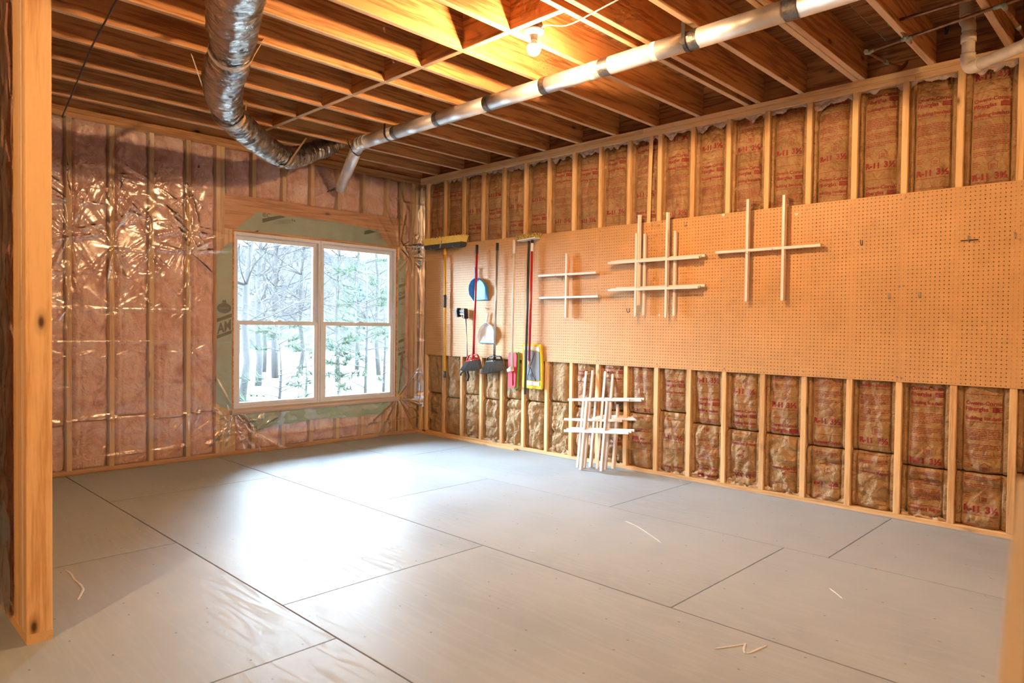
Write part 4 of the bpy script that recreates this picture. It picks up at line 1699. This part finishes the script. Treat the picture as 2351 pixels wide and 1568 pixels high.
dustpan('blue plastic dustpan clipped behind the red broom pole', 'blue',
        zz([(650, 1325), (885, 1318), (893, 1180), (885, 1090), (850, 1015), (790, 962), (755, 940), (700, 945), (645, 990), (612, 1065), (606, 1135), (618, 1215)], 1000, 520, 7.838), (0, 1),
        zz([(712, 950), (711, 840), (711, 735)], 1000, 520, 7.838), 0.008, -0.055, 0.040, zz([(752, 945), (748, 840), (746, 730)], 1000, 520, 7.838))
dustpan('white plastic dustpan with a thin blue lip beside the grey broom', 'white_plastic',
        zz([(490, 695), (712, 715), (735, 600), (735, 530), (715, 465), (645, 410), (612, 405), (560, 450), (518, 520), (500, 600)], 1020, 680, 6.533), (0, 1),
        zz([(628, 420), (640, 330), (655, 245)], 1020, 680, 6.533), 0.012, -0.050, 0.040)
p = on_x(1123, 709, FX)
t = thing('peg_hook', 'hook that holds the white dustpan by its handle', 'hook', tuple(p), 'metal hooks in the pegboard')
tube('prong', [p, p + np.array([-0.05, 0, 0]), p + np.array([-0.055, 0, 0.015])], 0.0024, 'silver', t, 8)

# reacher grabber, hung claw up
t = thing('reacher_grabber', 'thin reacher grabber with black claw up and black trigger down', 'grabber', tuple(W(1068, 860)))
S2 = (1020, 680, 6.533)
put('claw_cup', prism_mesh('cup', [tuple(W(a, b)[1:]) for a, b in zz([(188, 178), (222, 176), (212, 230), (225, 308), (190, 312), (184, 245)], *S2)], 0, -0.075, -0.02, 'black', 0.003), t)
put('claw_cup', prism_mesh('cup', [tuple(W(a, b)[1:]) for a, b in zz([(296, 190), (322, 184), (330, 335), (302, 337), (308, 260)], *S2)], 0, -0.075, -0.02, 'black', 0.003), t)
put('claw_spring', prism_mesh('spring', [tuple(W(a, b)[1:]) for a, b in zz([(220, 202), (300, 210), (300, 248), (218, 240)], *S2)], 0, -0.055, -0.035, 'charcoal', 0.003), t)
put('claw_link', prism_mesh('link', [tuple(W(a, b)[1:]) for a, b in zz([(220, 255), (300, 262), (300, 280), (225, 276)], *S2)], 0, -0.052, -0.038, 'silver', 0.002), t)
pole('shaft', (1069.5, 731), (1074, 850), 0.007, 'silver', t)
put('trigger', tube_mesh('trigger', spline([W(a, b) for a, b in zz([(350, 1100), (290, 1125), (255, 1150), (245, 1190)], *S2)], 4), 0.010, 'black', 8), t)
put('grip', tube_mesh('grip', spline([W(a, b) for a, b in zz([(350, 1095), (350, 1150), (362, 1200), (348, 1268)], *S2)], 4), 0.014, 'black', 10), t)

# flat mop with red pad
t = thing('flat_mop', 'white-handled flat mop with a red pad and green trim', 'mop', tuple(W(1176, 890)))
pole('pole', (1180, 580), (1175.5, 842), 0.0115, 'cream_pole', t, -0.085)
pole('grip', (1180.3, 551), (1180, 582), 0.0155, 'cream_pole', t, -0.085)
pad = zz([(958, 840), (1072, 845), (1085, 885), (1062, 1360), (1045, 1382), (945, 1378), (935, 1350), (950, 860)], *S2)
flatpoly('green_trim', zz([(952, 826), (1085, 836), (1096, 885), (1072, 1375), (1045, 1392), (938, 1388), (925, 1350), (943, 850)], *S2), -0.030, -0.012, 'green_trim', t, 0.004)
flatpoly('pad', pad, -0.044, -0.028, 'red_pad', t, 0.006)
flatpoly('spine', zz([(1000, 880), (1022, 880), (1024, 1340), (995, 1338)], *S2), -0.052, -0.043, 'red_pad', t, 0.003)
flatpoly('hinge', zz([(980, 1095), (1035, 1050), (1045, 1120), (990, 1135)], *S2), -0.095, -0.045, 'white_plastic', t, 0.003)

# deck brush
t = thing('deck_brush', 'upturned deck brush with a white block on a dark pole', 'brush', tuple(W(1205, 904)))
S1 = (1000, 520, 7.838)
bq = [W(a, b, -0.08) for a, b in zz([(1500, 268), (1815, 212), (1815, 190), (1500, 246)], *S1)]
put('block', prism_mesh('block', [(q[1], q[2]) for q in bq], 0, -0.105, -0.020, 'white_plastic', 0.002), t)
rw = []
a0, a1 = bq[3], bq[2]
for i in range(26):
    for j in range(7):
        f = i / 25
        c = a0 + (a1 - a0) * f
        x = -0.100 + 0.075 * j / 6
        rw.append(((x, c[1], c[2] - 0.002), (x + 0.01 * (j / 6 - 0.5), c[1] - (f - 0.5) * 0.04 + rb.uniform(-0.004, 0.004), c[2] + 0.042 + rb.uniform(-0.005, 0.005)), 0.0048))
br = put('bristles', tuft_mesh('bristles', rw, 'two_bristle'), t)
br['kind'] = 'stuff'
pole('pole', (1214.5, 553), (1205.5, 905), 0.0125, 'grey_pole', t, -0.08)

# dust mop
t = thing('dust_mop', 'dust mop on a red pole with yellow fringe round a grey pad', 'mop', tuple(W(1220, 893)))
flatpoly('fringe', zz([(1150, 715), (1300, 712), (1440, 725), (1458, 1050), (1452, 1402), (1290, 1392), (1145, 1365), (1158, 1050)], *S2), -0.036, -0.010, 'yellow_fringe', t, 0.008)
flatpoly('pad', zz([(1188, 812), (1300, 810), (1415, 845), (1424, 1272), (1195, 1252)], *S2), -0.044, -0.034, 'grey_pad', t, 0.002)
flatpoly('end_pocket', zz([(1182, 745), (1412, 765), (1418, 832), (1300, 795), (1185, 800)], *S2), -0.043, -0.034, 'white_plastic', t, 0.002)
flatpoly('end_pocket', zz([(1190, 1266), (1420, 1290), (1418, 1348), (1192, 1332)], *S2), -0.043, -0.034, 'white_plastic', t, 0.002)
pole('pole', (1221.5, 575), (1215, 828), 0.0115, 'red', t, -0.075)
pole('sleeve', (1222, 556), (1221.5, 577), 0.0125, 'white_plastic', t, -0.075)
pole('end_cap', (1222.3, 551), (1222, 558), 0.014, 'black', t, -0.075)
pole('ferrule', (1215, 826), (1214.5, 843), 0.0135, 'ferrule', t, -0.072)
fe = W(1217, 842, -0.065)
for q in zz([(1240, 1250), (1368, 1275), (1355, 860)], *S2):
    tube('frame_wire', [fe, W(*q, -0.048)], 0.0032, 'charcoal', t, 8)

# loose lath standing against a batt above the pegboard
a, b = on_x(1496, 312, -0.006), on_x(1489, 508, -0.008)
tag(tube('wood_lath', [a + np.array([0.0, 0, 0]), (a + b) / 2 + np.array([0.002, 0.003, 0]), b - np.array([0, 0, 0.02])], 0.018, 'stud', None, 4, squash=0.22, smooth=False), 'thin bowed wooden lath between studs above the hash shaped grilles', 'lath')

# ================================================================== metal vent pipe
VX, VZ, VR = -1.50, 2.835, 0.054
t = thing('vent_pipe', 'long round galvanised vent pipe hung under the joists', 'pipe', (VX, -3.0, VZ))
joints = sorted([on_z(px, py, VZ)[1] for px, py in ((1805, 12), (1578, 85), (1385, 152), (1245, 195), (1117, 236), (1011, 275), (915, 305))])
E0 = np.array([VX, -1.12, VZ])
ys = [-6.9] + joints + [E0[1]]
for a, b in zip(ys[:-1], ys[1:]):
    tube('pipe_section', [(VX, a + 0.001, VZ), (VX, b - 0.001, VZ)], VR, 'steel', t, 32)
for k, y in enumerate(joints):
    wide = 0.030 if k not in (0, 1, 2) else 0.045
    tube('foil_tape_band', [(VX, y - wide, VZ), (VX, y + wide * 0.6, VZ)], VR + 0.0015, 'tape', t, 32, caps=False)
Bq = on_y(781, 434, -0.17)
Ax = np.array([VX + 0.015, -0.98, VZ - 0.012])
dirn = (Bq - Ax) / np.linalg.norm(Bq - Ax)
tube('elbow', spline([E0 - np.array([0, 0.03, 0]), E0 + np.array([0, 0.03, 0]), Ax, Ax + dirn * 0.07], 5), VR + 0.003, 'steel', t, 24)
for s in (0.0, 0.06, 0.12):
    tube('elbow_band', [E0 + np.array([0, s - 0.03, -0.25 * s * s]), E0 + np.array([0.0, s - 0.018, -0.25 * s * s])], VR + 0.006, 'steel', t, 24)
tube('drop_section', [Ax + dirn * 0.05, Bq - dirn * 0.02], VR - 0.001, 'steel', t, 32)
Wq = on_y(757, 449, 0.03)
tube('wall_elbow', spline([Bq - dirn * 0.05, Bq, Bq * 0.35 + Wq * 0.65 + np.array([0, -0.02, -0.012]), Wq], 6), VR + 0.002, 'tape', t, 24)
for k in (2, 3):
    p = on_z(*((1372, 166), (1498, 113))[k - 2], VZ)
    tube('paper_label', [(VX, p[1] - 0.016, VZ), (VX, p[1] + 0.016, VZ)], VR + 0.0012, 'sticker', t, 32, caps=False)
    lb = t.children[-1]
    me = lb.data
    bm = bmesh.new()
    bm.from_mesh(me)
    bmesh.ops.delete(bm, geom=[f for f in bm.faces if not (-0.034 < (f.calc_center_median().z) < -0.004 and f.calc_center_median().x < 0)], context='FACES')
    bm.to_mesh(me)
    bm.free()


def hanger(y, label, zj, tail=True, dx=0.0):
    h = thing('hanger_strap', label, 'strap', (VX, y, VZ), 'black straps round the vent pipe')
    r = VR + 0.004
    pts = [(VX - r * 0.96 + dx, y, zj)] + [(VX - r * math.cos(a), y, VZ - r * math.sin(a)) for a in np.linspace(0, math.pi, 12)] + ([(VX + r, y, VZ + 0.05)] if tail else [])
    vs, fs = [], []
    for k, p in enumerate(pts):
        c = np.array([VX, 0, VZ])
        vs += [(p[0], y - 0.011, p[2]), (p[0], y + 0.011, p[2])]
        d = np.array([p[0] - VX, 0, p[2] - VZ])
        d /= np.linalg.norm(d) + 1e-9
        vs += [(p[0] + d[0] * 0.0015, y + 0.011, p[2] + d[2] * 0.0015), (p[0] + d[0] * 0.0015, y - 0.011, p[2] + d[2] * 0.0015)]
    for k in range(len(pts) - 1):
        for j in range(4):
            j2 = (j + 1) % 4
            fs.append((k * 4 + j, k * 4 + j2, (k + 1) * 4 + j2, (k + 1) * 4 + j))
    put('strap_band', mesh('strap', vs, fs, 'black'), h)
    tube('nail', [(VX - r * 0.96 + dx - 0.004, y - 0.004, zj - 0.006), (VX - r * 0.96 + dx + 0.004, y - 0.004, zj - 0.006)], 0.004, 'silver', h, 8)


hanger(on_z(1576, 92, VZ)[1], 'black perforated strap hanging the vent pipe near the top of the photo', WALL_H + 0.13)
hanger(on_z(905, 310, VZ)[1], 'black strap round the vent pipe close to its far bend', WALL_H + 0.04, False)
pe = Ax + dirn * 0.06
q1 = on_y(797, 318, pe[1])
h = thing('hanger_strap', 'short black strap hooked round the sloping end of the vent pipe', 'strap', tuple(pe), 'black straps round the vent pipe')
tube('strap_band', spline([q1, q1 * 0.6 + pe * 0.4 + np.array([-0.02, 0, -0.02]), pe + np.array([-VR * 0.8, -0.02, -VR * 0.75]), pe + np.array([VR * 0.3, -0.02, -VR - 0.006]), pe + np.array([VR + 0.004, -0.01, -0.01])], 5), 0.009, 'black', h, 6, squash=0.3)

# ================================================================== foil flexible duct
ctrl = [((-3.86, -4.05), 2.70, .116), ((-3.72, -3.55), 2.655, .120), ((-3.604, -3.225), 2.65, .114), ((-3.506, -2.99), 2.66, .114), ((-3.428, -2.80), 2.675, .106), ((-3.375, -2.67), 2.685, .090),
        ((-3.325, -2.53), 2.672, .104), ((-3.235, -2.25), 2.655, .112), ((-3.12, -1.98), 2.66, .106), ((-3.01, -1.76), 2.668, .098), ((-2.94, -1.63), 2.668, .084),
        ((-2.82, -1.49), 2.652, .098), ((-2.66, -1.31), 2.645, .098), ((-2.43, -1.07), 2.645, .096), ((-2.25, -0.90), 2.645, .092), ((-2.13, -0.80), 2.652, .080),
        ((-2.00, -0.685), 2.675, .090), ((-1.86, -0.575), 2.725, .088), ((-1.70, -0.50), 2.80, .086), ((-1.50, -0.475), 2.90, .084), ((-1.36, -0.47), 3.0, .082)]
pts = [(c[0][0], c[0][1], c[1]) for c in ctrl]
fine_ = spline(pts, 22)
rad = np.interp(np.arange(len(fine_)) / 22.0, np.arange(len(ctrl)), [c[2] for c in ctrl])
seg = 48
vs, fs = [], []
fr = frames(fine_)
for i, (p, n, b) in enumerate(fr):
    for k in range(seg):
        a = 2 * math.pi * k / seg
        wr_ = 0.010 * float(pn(i * 0.16, 6 * math.cos(a) / 3.0, 3)) * 1.0 + 0.005 * float(ridge(i * 0.36 + 0.8 * math.cos(a * 2), a * 0.9, 4)) ** 2 + 0.0025 * math.sin(i * 1.9)
        r = rad[i] + wr_ * (1.0 + 0.7 * math.exp(-min(abs(i / 22.0 - 5), abs(i / 22.0 - 10), abs(i / 22.0 - 15)) / 0.6))
        vs.append(p + n * r * math.cos(a) + b * r * math.sin(a))
for i in range(len(fr) - 1):
    for k in range(seg):
        k2 = (k + 1) % seg
        fs.append((i * seg + k, i * seg + k2, (i + 1) * seg + k2, (i + 1) * seg + k))
bs = np.array([-2.9, -2.0, 2.6])
t = thing('flexible_duct', 'silver foil insulated flexible duct sagging below the joists', 'duct', tuple(bs))
put('foil_jacket', mesh('foil', vs, fs, 'foil', True), t)
i0 = 9 * 22 + 10
tube('foil_tape_band', fine_[i0 - 3:i0 + 3], [rad[i] + 0.006 for i in range(i0 - 3, i0 + 3)], 'tape', t, 32, caps=False)


def sling(i, r, ends, label, mat='strap', mat2='tan_strap'):
    """webbing under the duct at ring i, its two ends nailed to the joists"""
    p, n, b = fr[i]
    tg = np.cross(n, b)
    side = np.array([-tg[1], tg[0], 0])
    side /= np.linalg.norm(side)
    up = np.array([0, 0, 1.0])
    h = thing('duct_strap', label, 'strap', tuple(p), 'straps holding the foil duct')
    arc = [p + side * r * math.cos(a) - up * r * math.sin(a) for a in np.linspace(math.radians(15), math.radians(165), 12)]
    full_ = [np.array(ends[0])] + arc + [np.array(ends[1])]
    half = len(full_) // 2

    def ribbon(name, path, m_):
        v_, f_ = [], []
        for q in path:
            o_ = tg * 0.020
            d = q - p
            d = d / (np.linalg.norm(d) + 1e-9) * 0.0015
            v_ += [q - o_, q + o_, q + o_ + d, q - o_ + d]
        for k in range(len(path) - 1):
            for j in range(4):
                j2 = (j + 1) % 4
                f_.append((k * 4 + j, k * 4 + j2, (k + 1) * 4 + j2, (k + 1) * 4 + j))
        put(name, mesh(name, v_, f_, m_), h)
    ribbon('webbing', full_[:half + 3], mat)
    ribbon('webbing', full_[half + 2:], mat2)


sling(5 * 22, 0.116, (on_z(495, 45, WALL_H - 0.01), on_z(606, 90, WALL_H + 0.02)), 'pale strap under the foil duct, nearest the camera')
sling(10 * 22 + 4, 0.110, (on_z(440, 125, WALL_H), on_z(566, 232, WALL_H + 0.01)), 'long pale strap reaching up to the left from the foil duct')
sling(15 * 22, 0.102, (on_z(600, 330, WALL_H + 0.05), on_z(703, 317, WALL_H)), 'tan strap near the far end of the foil duct', 'tan_strap')


# ================================================================== lamp
def ceiling_lamp(c, label, glow='bulb'):
    t = thing('ceiling_lamp', label, 'lamp', tuple(c))
    c = np.array(c, float)
    z = lambda s: c + np.array([0, 0, s])
    tube('mounting_box', [z(0.02), z(0.06)], 0.048, 'tape', t, 24)
    tube('canopy', [z(0.020), z(0.016), z(0.006), z(0.0), z(-0.006)], [0.058, 0.059, 0.054, 0.040, 0.026], 'white_plastic', t, 32)
    tube('socket', [z(-0.005), z(-0.022), z(-0.024), z(-0.034)], [0.023, 0.021, 0.0195, 0.019], 'white_plastic', t, 24)
    prof = [(-0.030, 0.016), (-0.044, 0.018), (-0.055, 0.024), (-0.0684, 0.0361)]
    tube('bulb_neck', [z(s) for s, _ in prof], [r for _, r in prof], 'white_plastic', t, 24)
    prof = [(0.039 * math.sin(math.radians(a)), 0.039 * math.cos(math.radians(a))) for a in np.linspace(22, -88, 9)]
    bu = tube('bulb', [z(-0.083 + s) for s, _ in prof], [r for _, r in prof], glow, t, 14)
    return t


LC = on_z(1226, 78, 2.893)
ceiling_lamp(LC, 'lit bare bulb in a white porcelain holder between the joists')
ceiling_lamp((-2.0, -7.7, 2.893), 'second bare bulb lamp on the joists behind the viewer', 'bulb_far')
ceiling_lamp((-6.1, -4.6, 2.893), 'third bare bulb lamp on the joists left of the partition', 'bulb_far')  # out-of-view lamp added to lift the ambient light
path = spline([LC + np.array([0.03, -0.02, 0.03]), on_z(1256, 57, 2.90), on_z(1290, 59, 2.895), on_z(1318, 52, 2.895), on_z(1368, 26, 2.90), on_z(1425, -4, 2.905), on_z(1500, -40, 2.93)], 6)
tag(tube('power_cable', path, 0.0058, 'cable_white', None, 10, squash=0.6), 'white power cable running from the bulb holder along the joists', 'cable')
path = [on_y(143, 268, -0.012), on_z(170, 205, 2.893), on_z(208, 112, 2.903), on_z(268, 0, 2.900), on_z(320, -90, 2.900)]
tag(tube('coax_cable', path, 0.0055, 'black', None, 8), 'taut black cable under the joists at the upper left', 'cable')

# ================================================================== copper water pipes and drain, upper right
def P_(px, py, z):
    return on_z(px, py, z)


cz = 2.895
t = thing('copper_pipe', 'green-stained copper water pipe run with branches under the joists', 'pipe', tuple(P_(2083, 88, cz)))
A_ = P_(1992, 120, cz)
Bm = P_(2083, 88, cz)
Em = P_(2310, 8, cz)
Em2 = Em + (Em - Bm) * 0.9
rc = 0.0095
tube('pipe', [A_, Em2], rc, 'copper', t, 12)
q0, q1 = P_(2053, 50, cz + 0.05), P_(2240, -6, cz + 0.05)
tube('pipe', [q0, q1 + (q1 - q0)], rc, 'copper', t, 12)
up1 = P_(2122, 126, 3.0)
tube('pipe', [q0, Bm, up1], rc, 'copper', t, 12)
dn = P_(2035, 143, 2.93)
tube('pipe', [A_, dn], rc, 'copper', t, 12)
tube('pipe', spline([dn, P_(2066, 154, 2.94), P_(2078, 148, 2.96), P_(2090, 128, 3.02)], 6), rc, 'copper', t, 12)
dq = P_(2306, 16, cz)
dr = P_(2338, 62, 2.93)
tube('pipe', [dq, dr, dr + (dr - dq) * 0.8], rc, 'copper', t, 12)
tube('pipe', spline([up1, P_(2148, 133, 3.0), P_(2165, 112, 3.05), P_(2175, 60, 3.12)], 6), rc * 1.1, 'black', t, 10)


def fitting(c, d, ln=0.03):
    c, d = np.array(c), np.array(d)
    d = d / np.linalg.norm(d)
    tube('pipe_fitting', [c - d * ln, c + d * ln], rc + 0.003, 'verdigris', t, 14)


mainv = Em - A_
for c, d in ((A_ + mainv * 0.02, mainv), (A_, dn - A_), (Bm, mainv), (Bm, Bm - q0), (q0, q1 - q0), (q0, Bm - q0), (up1, up1 - Bm), (dn, dn - A_), (P_(2297, 13, cz), mainv), (dq, dr - dq), (dr, dr - dq)):
    fitting(c, d)

t = thing('drain_pipe', 'cream plastic drain pipe with an elbow in the upper right corner', 'pipe', tuple(P_(2222, 160, 2.74)))
e0 = P_(2222, 158, 2.74)
sc_ = np.linalg.norm(e0 - CAM)
rp = 0.033
vtop = e0 + np.array([0.0, 0.0, 0.245])
hd = P_(2351, 104, 2.74) - P_(2226, 156, 2.74)
hd = hd / np.linalg.norm(hd)
tube('riser', [e0 + np.array([0, 0, 0.03]), vtop], rp, 'pvc', t, 24)
tube('coupling', [e0 + np.array([0, 0, 0.150]), e0 + np.array([0, 0, 0.195])], rp + 0.006, 'pvc', t, 24)
tube('elbow', spline([e0 + np.array([0, 0, 0.085]), e0 + np.array([0, 0, 0.045]), e0 + hd * 0.02 + np.array([0, 0, 0.005]), e0 + hd * 0.065, e0 + hd * 0.085], 6), rp + 0.005, 'pvc', t, 24)
tube('branch', [e0 + hd * 0.05, e0 + hd * 0.9], rp, 'pvc', t, 24)
tube('coupling', [e0 + hd * 0.36, e0 + hd * 0.45], rp + 0.006, 'pvc', t, 24)
tube('upper_bend', spline([vtop - np.array([0, 0, 0.03]), vtop, vtop + np.array([0.05, 0.02, 0.055]), vtop + np.array([0.07, 0.03, 0.17])], 6), rp + 0.003, 'pvc', t, 24)
tube('bend_rim', [vtop + np.array([0.045, 0.018, 0.05]), vtop + np.array([0.053, 0.021, 0.062])], rp + 0.009, 'pvc', t, 24)

# ================================================================== near post at the right edge, out of focus
d0 = 0.40
tp = CAM + _ray(2334, 1100) * d0
bp_ = CAM + _ray(2292, 1568) * d0
dv = (bp_ - tp) / np.linalg.norm(bp_ - tp)
ln = tp[2] / -dv[2]
t = thing('wooden_post', 'blurred pale wooden post close by at the lower right edge', 'post', tuple(tp + dv * ln))
nv = -_ray(2334, 1300)
nv /= np.linalg.norm(nv)
wv = CR + nv * 0.55
wv /= np.linalg.norm(wv)


def slab(name, off, wd, dp, mat, ztop=0.0, back=0.0):
    a = tp + wv * off - dv * ztop
    b = a + dv * (ln + ztop)
    vs = []
    for c in (a, b):
        vs += [c - nv * back, c + wv * wd - nv * back, c + wv * wd - nv * (dp + back), c - nv * (dp + back)]
    put(name, mesh(name, vs, [(0, 1, 2, 3), (7, 6, 5, 4), (0, 4, 5, 1), (1, 5, 6, 2), (2, 6, 7, 3), (3, 7, 4, 0)], mat), t)


slab('board', 0.0, 0.012, 0.089, 'cream_wood')
slab('board', 0.0122, 0.038, 0.089, 'stud', -0.03, 0.0)

# ================================================================== outdoors
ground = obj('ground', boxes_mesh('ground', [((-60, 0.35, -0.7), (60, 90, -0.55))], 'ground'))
tag(ground, kind='structure')
tr = random.Random(21)


def hillside_material():
    m, nt, out = new_mat('leafless_brush_hillside')
    b = principled(nt, out, rough=1.0, spec=0.0)
    v, _ = coords(nt, (1, 1, 1), False)
    n1 = N(nt, 'ShaderNodeTexNoise', i_Scale=1.3, i_Detail=6.0, i_Roughness=0.75, i_Distortion=1.0)
    L(nt, v, n1.inputs['Vector'])
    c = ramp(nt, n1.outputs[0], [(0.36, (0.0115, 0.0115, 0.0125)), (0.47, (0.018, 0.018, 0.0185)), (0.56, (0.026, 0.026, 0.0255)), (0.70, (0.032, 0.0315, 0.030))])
    L(nt, c, b.inputs['Base Color'])
    return m


M['hillside'] = hillside_material()
hx = np.linspace(-22, 70, 140)
hy = np.linspace(0, 1, 40)
HX, HV = np.meshgrid(hx, hy)
HY = 34 + 16 * HV + 1.2 * pn(HX * 0.25, HV * 5, 51)
HZ = -0.75 + 8.6 * HV ** 1.15 + (1.3 * pn(HX * 0.3, HV * 4, 53) + 0.7 * pn(HX * 0.9, HV * 12, 55)) * np.clip(HV * 3, 0, 1)
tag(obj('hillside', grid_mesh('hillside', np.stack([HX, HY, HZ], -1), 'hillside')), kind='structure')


def branch(V, F, a, d, ln, r, depth, seg=5):
    """adds a tapering crooked limb and its twigs to V, F"""
    n = 4
    pts = [np.array(a, float)]
    dd = np.array(d, float)
    for i in range(n):
        dd = dd + np.array([tr.gauss(0, 0.12), tr.gauss(0, 0.12), tr.gauss(0, 0.10)])
        dd /= np.linalg.norm(dd)
        pts.append(pts[-1] + dd * ln / n)
    fr_ = frames(pts)
    k = len(V)
    for i, (p, nn, b) in enumerate(fr_):
        rr = r * (1 - 0.7 * i / n)
        for j in range(seg):
            an = 2 * math.pi * j / seg
            V.append(p + nn * rr * math.cos(an) + b * rr * math.sin(an))
    for i in range(n):
        for j in range(seg):
            j2 = (j + 1) % seg
            F.append((k + i * seg + j, k + i * seg + j2, k + (i + 1) * seg + j2, k + (i + 1) * seg + j))
    if depth > 0:
        for _ in range(tr.randint(4, 6)):
            f = tr.randint(1, n)
            nd = dd + np.array([tr.gauss(0, 0.8), tr.gauss(0, 0.8), tr.gauss(0.15, 0.5)])
            nd /= np.linalg.norm(nd)
            branch(V, F, pts[f], nd, ln * tr.uniform(0.45, 0.7), r * 0.42, depth - 1, 4 if depth > 1 else 3)


def bare_tree(px, dist, label, r=0.16, h=11, crown=0.25, lean_=0.0):
    d = _ray(px, 800)
    d = d / np.linalg.norm(d[:2])
    b = CAM + d * dist
    b[2] = -0.56
    t = thing('bare_tree', label, 'tree', tuple(b), 'leafless trees outside the window')
    top = b + np.array([lean_ * h, 0, h])
    n = 9
    path = [b + (top - b) * i / n + np.array([tr.gauss(0, 0.05), 0, 0]) * (i > 0) for i in range(n + 1)]
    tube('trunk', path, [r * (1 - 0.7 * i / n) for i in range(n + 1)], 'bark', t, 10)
    V, F = [], []
    for i in range(2, n):
        for _ in range(5):
            a = tr.uniform(0, 6.28)
            branch(V, F, path[i], (math.cos(a), math.sin(a), tr.uniform(0.1, 0.7)), h * crown * (1.1 - i / n * 0.6), r * 0.25, 2)
    o = put('crown', mesh('crown', V, F, 'twig'), t)
    o['kind'] = 'stuff'


for px, dist, r, h, ln_, lab in ((556, 17, 0.09, 8, 0.05, 'leaning bare tree at the left edge of the left window'),
                                 (593, 21, 0.10, 7, 0.0, 'straight bare tree left of centre in the left window'),
                                 (607, 27, 0.08, 8, 0.0, 'thin far bare tree beside the straight one in the left window'),
                                 (632, 24, 0.12, 9, 0.0, 'thick bare trunk right of centre in the left window'),
                                 (690, 26, 0.09, 8, 0.01, 'bare tree at the right of the left window'),
                                 (775, 22, 0.08, 7, 0.0, 'bare tree at the left of the right window'),
                                 (820, 28, 0.09, 8, 0.0, 'bare tree in the middle of the right window'),
                                 (870, 25, 0.09, 8, -0.02, 'bare tree at the right of the right window')):
    bare_tree(px, dist, lab, r, h, 0.26, ln_)


def pine(px, dist, zs, label, spread, nb, sz, seed):
    """young pine: thin stem, limbs that end in tufts of long needles"""
    q = random.Random(seed)
    d = _ray(px, 800)
    d = d / np.linalg.norm(d[:2])
    b = CAM + d * dist
    b[2] = -0.56
    t = thing('pine_sapling', label, 'tree', tuple(b), 'young pines outside the window')
    top = b + np.array([0, 0, zs + 0.7])
    tube('stem', [b, (b + top) / 2 + np.array([0.05, 0, 0]), top], [0.035, 0.022, 0.008], 'bark', t, 8)
    Vb, Fb, nd = [], [], []
    for i in range(nb):
        f = q.uniform(0.12, 1.0)
        p = b + (top - b) * f
        a = q.uniform(0, 6.28)
        l_ = spread * (1.15 - f * 0.75)
        e = p + np.array([math.cos(a) * l_, math.sin(a) * l_, q.uniform(0.05, 0.35) * l_])
        fr_ = frames([p, (p + e) / 2 + np.array([0, 0, 0.04]), e])
        k = len(Vb)
        for ii, (c, n1, n2) in enumerate(fr_):
            for j in range(4):
                an = math.pi / 2 * j
                Vb.append(c + (n1 * math.cos(an) + n2 * math.sin(an)) * 0.009 * (1 - ii * 0.3))
        for ii in range(2):
            for j in range(4):
                Fb.append((k + ii * 4 + j, k + ii * 4 + (j + 1) % 4, k + (ii + 1) * 4 + (j + 1) % 4, k + (ii + 1) * 4 + j))
        for s in (1.0, 0.78, 0.55):
            c = p + (e - p) * s
            for _ in range(26):
                v = np.array([q.gauss(0, 1), q.gauss(0, 1), q.gauss(0.5, 1)]) + (e - p) / l_ * 1.1
                v /= np.linalg.norm(v)
                nd.append((c, c + v * sz * q.uniform(0.7, 1.1)))
    o = put('limb', mesh('limbs', Vb, Fb, 'twig'), t)
    o['kind'] = 'stuff'
    vs, fs = [], []
    for a, c in nd:
        k = len(vs)
        s = np.cross(c - a, [q.uniform(-1, 1), q.uniform(-1, 1), q.uniform(-1, 1)])
        s = s / (np.linalg.norm(s) + 1e-9) * 0.0042
        vs += [a - s, a + s, c]
        fs.append((k, k + 1, k + 2))
    o = put('needles', mesh('needles', vs, fs, 'needle'), t)
    o['kind'] = 'stuff'


pine(838, 13.0, 2.7, 'tall young pine with green needle tufts in the right window', 0.85, 42, 0.26, 3)
pine(640, 13.5, 1.05, 'low young pine in the lower left window pane', 0.75, 22, 0.26, 4)
pine(775, 12.5, 0.9, 'small young pine low at the left of the right window', 0.6, 18, 0.24, 5)
pine(880, 14.5, 2.1, 'young pine at the right edge of the right window', 0.8, 26, 0.26, 6)
pine(700, 15, 0.6, 'tiny pine at the lower right of the left window', 0.4, 9, 0.22, 8)
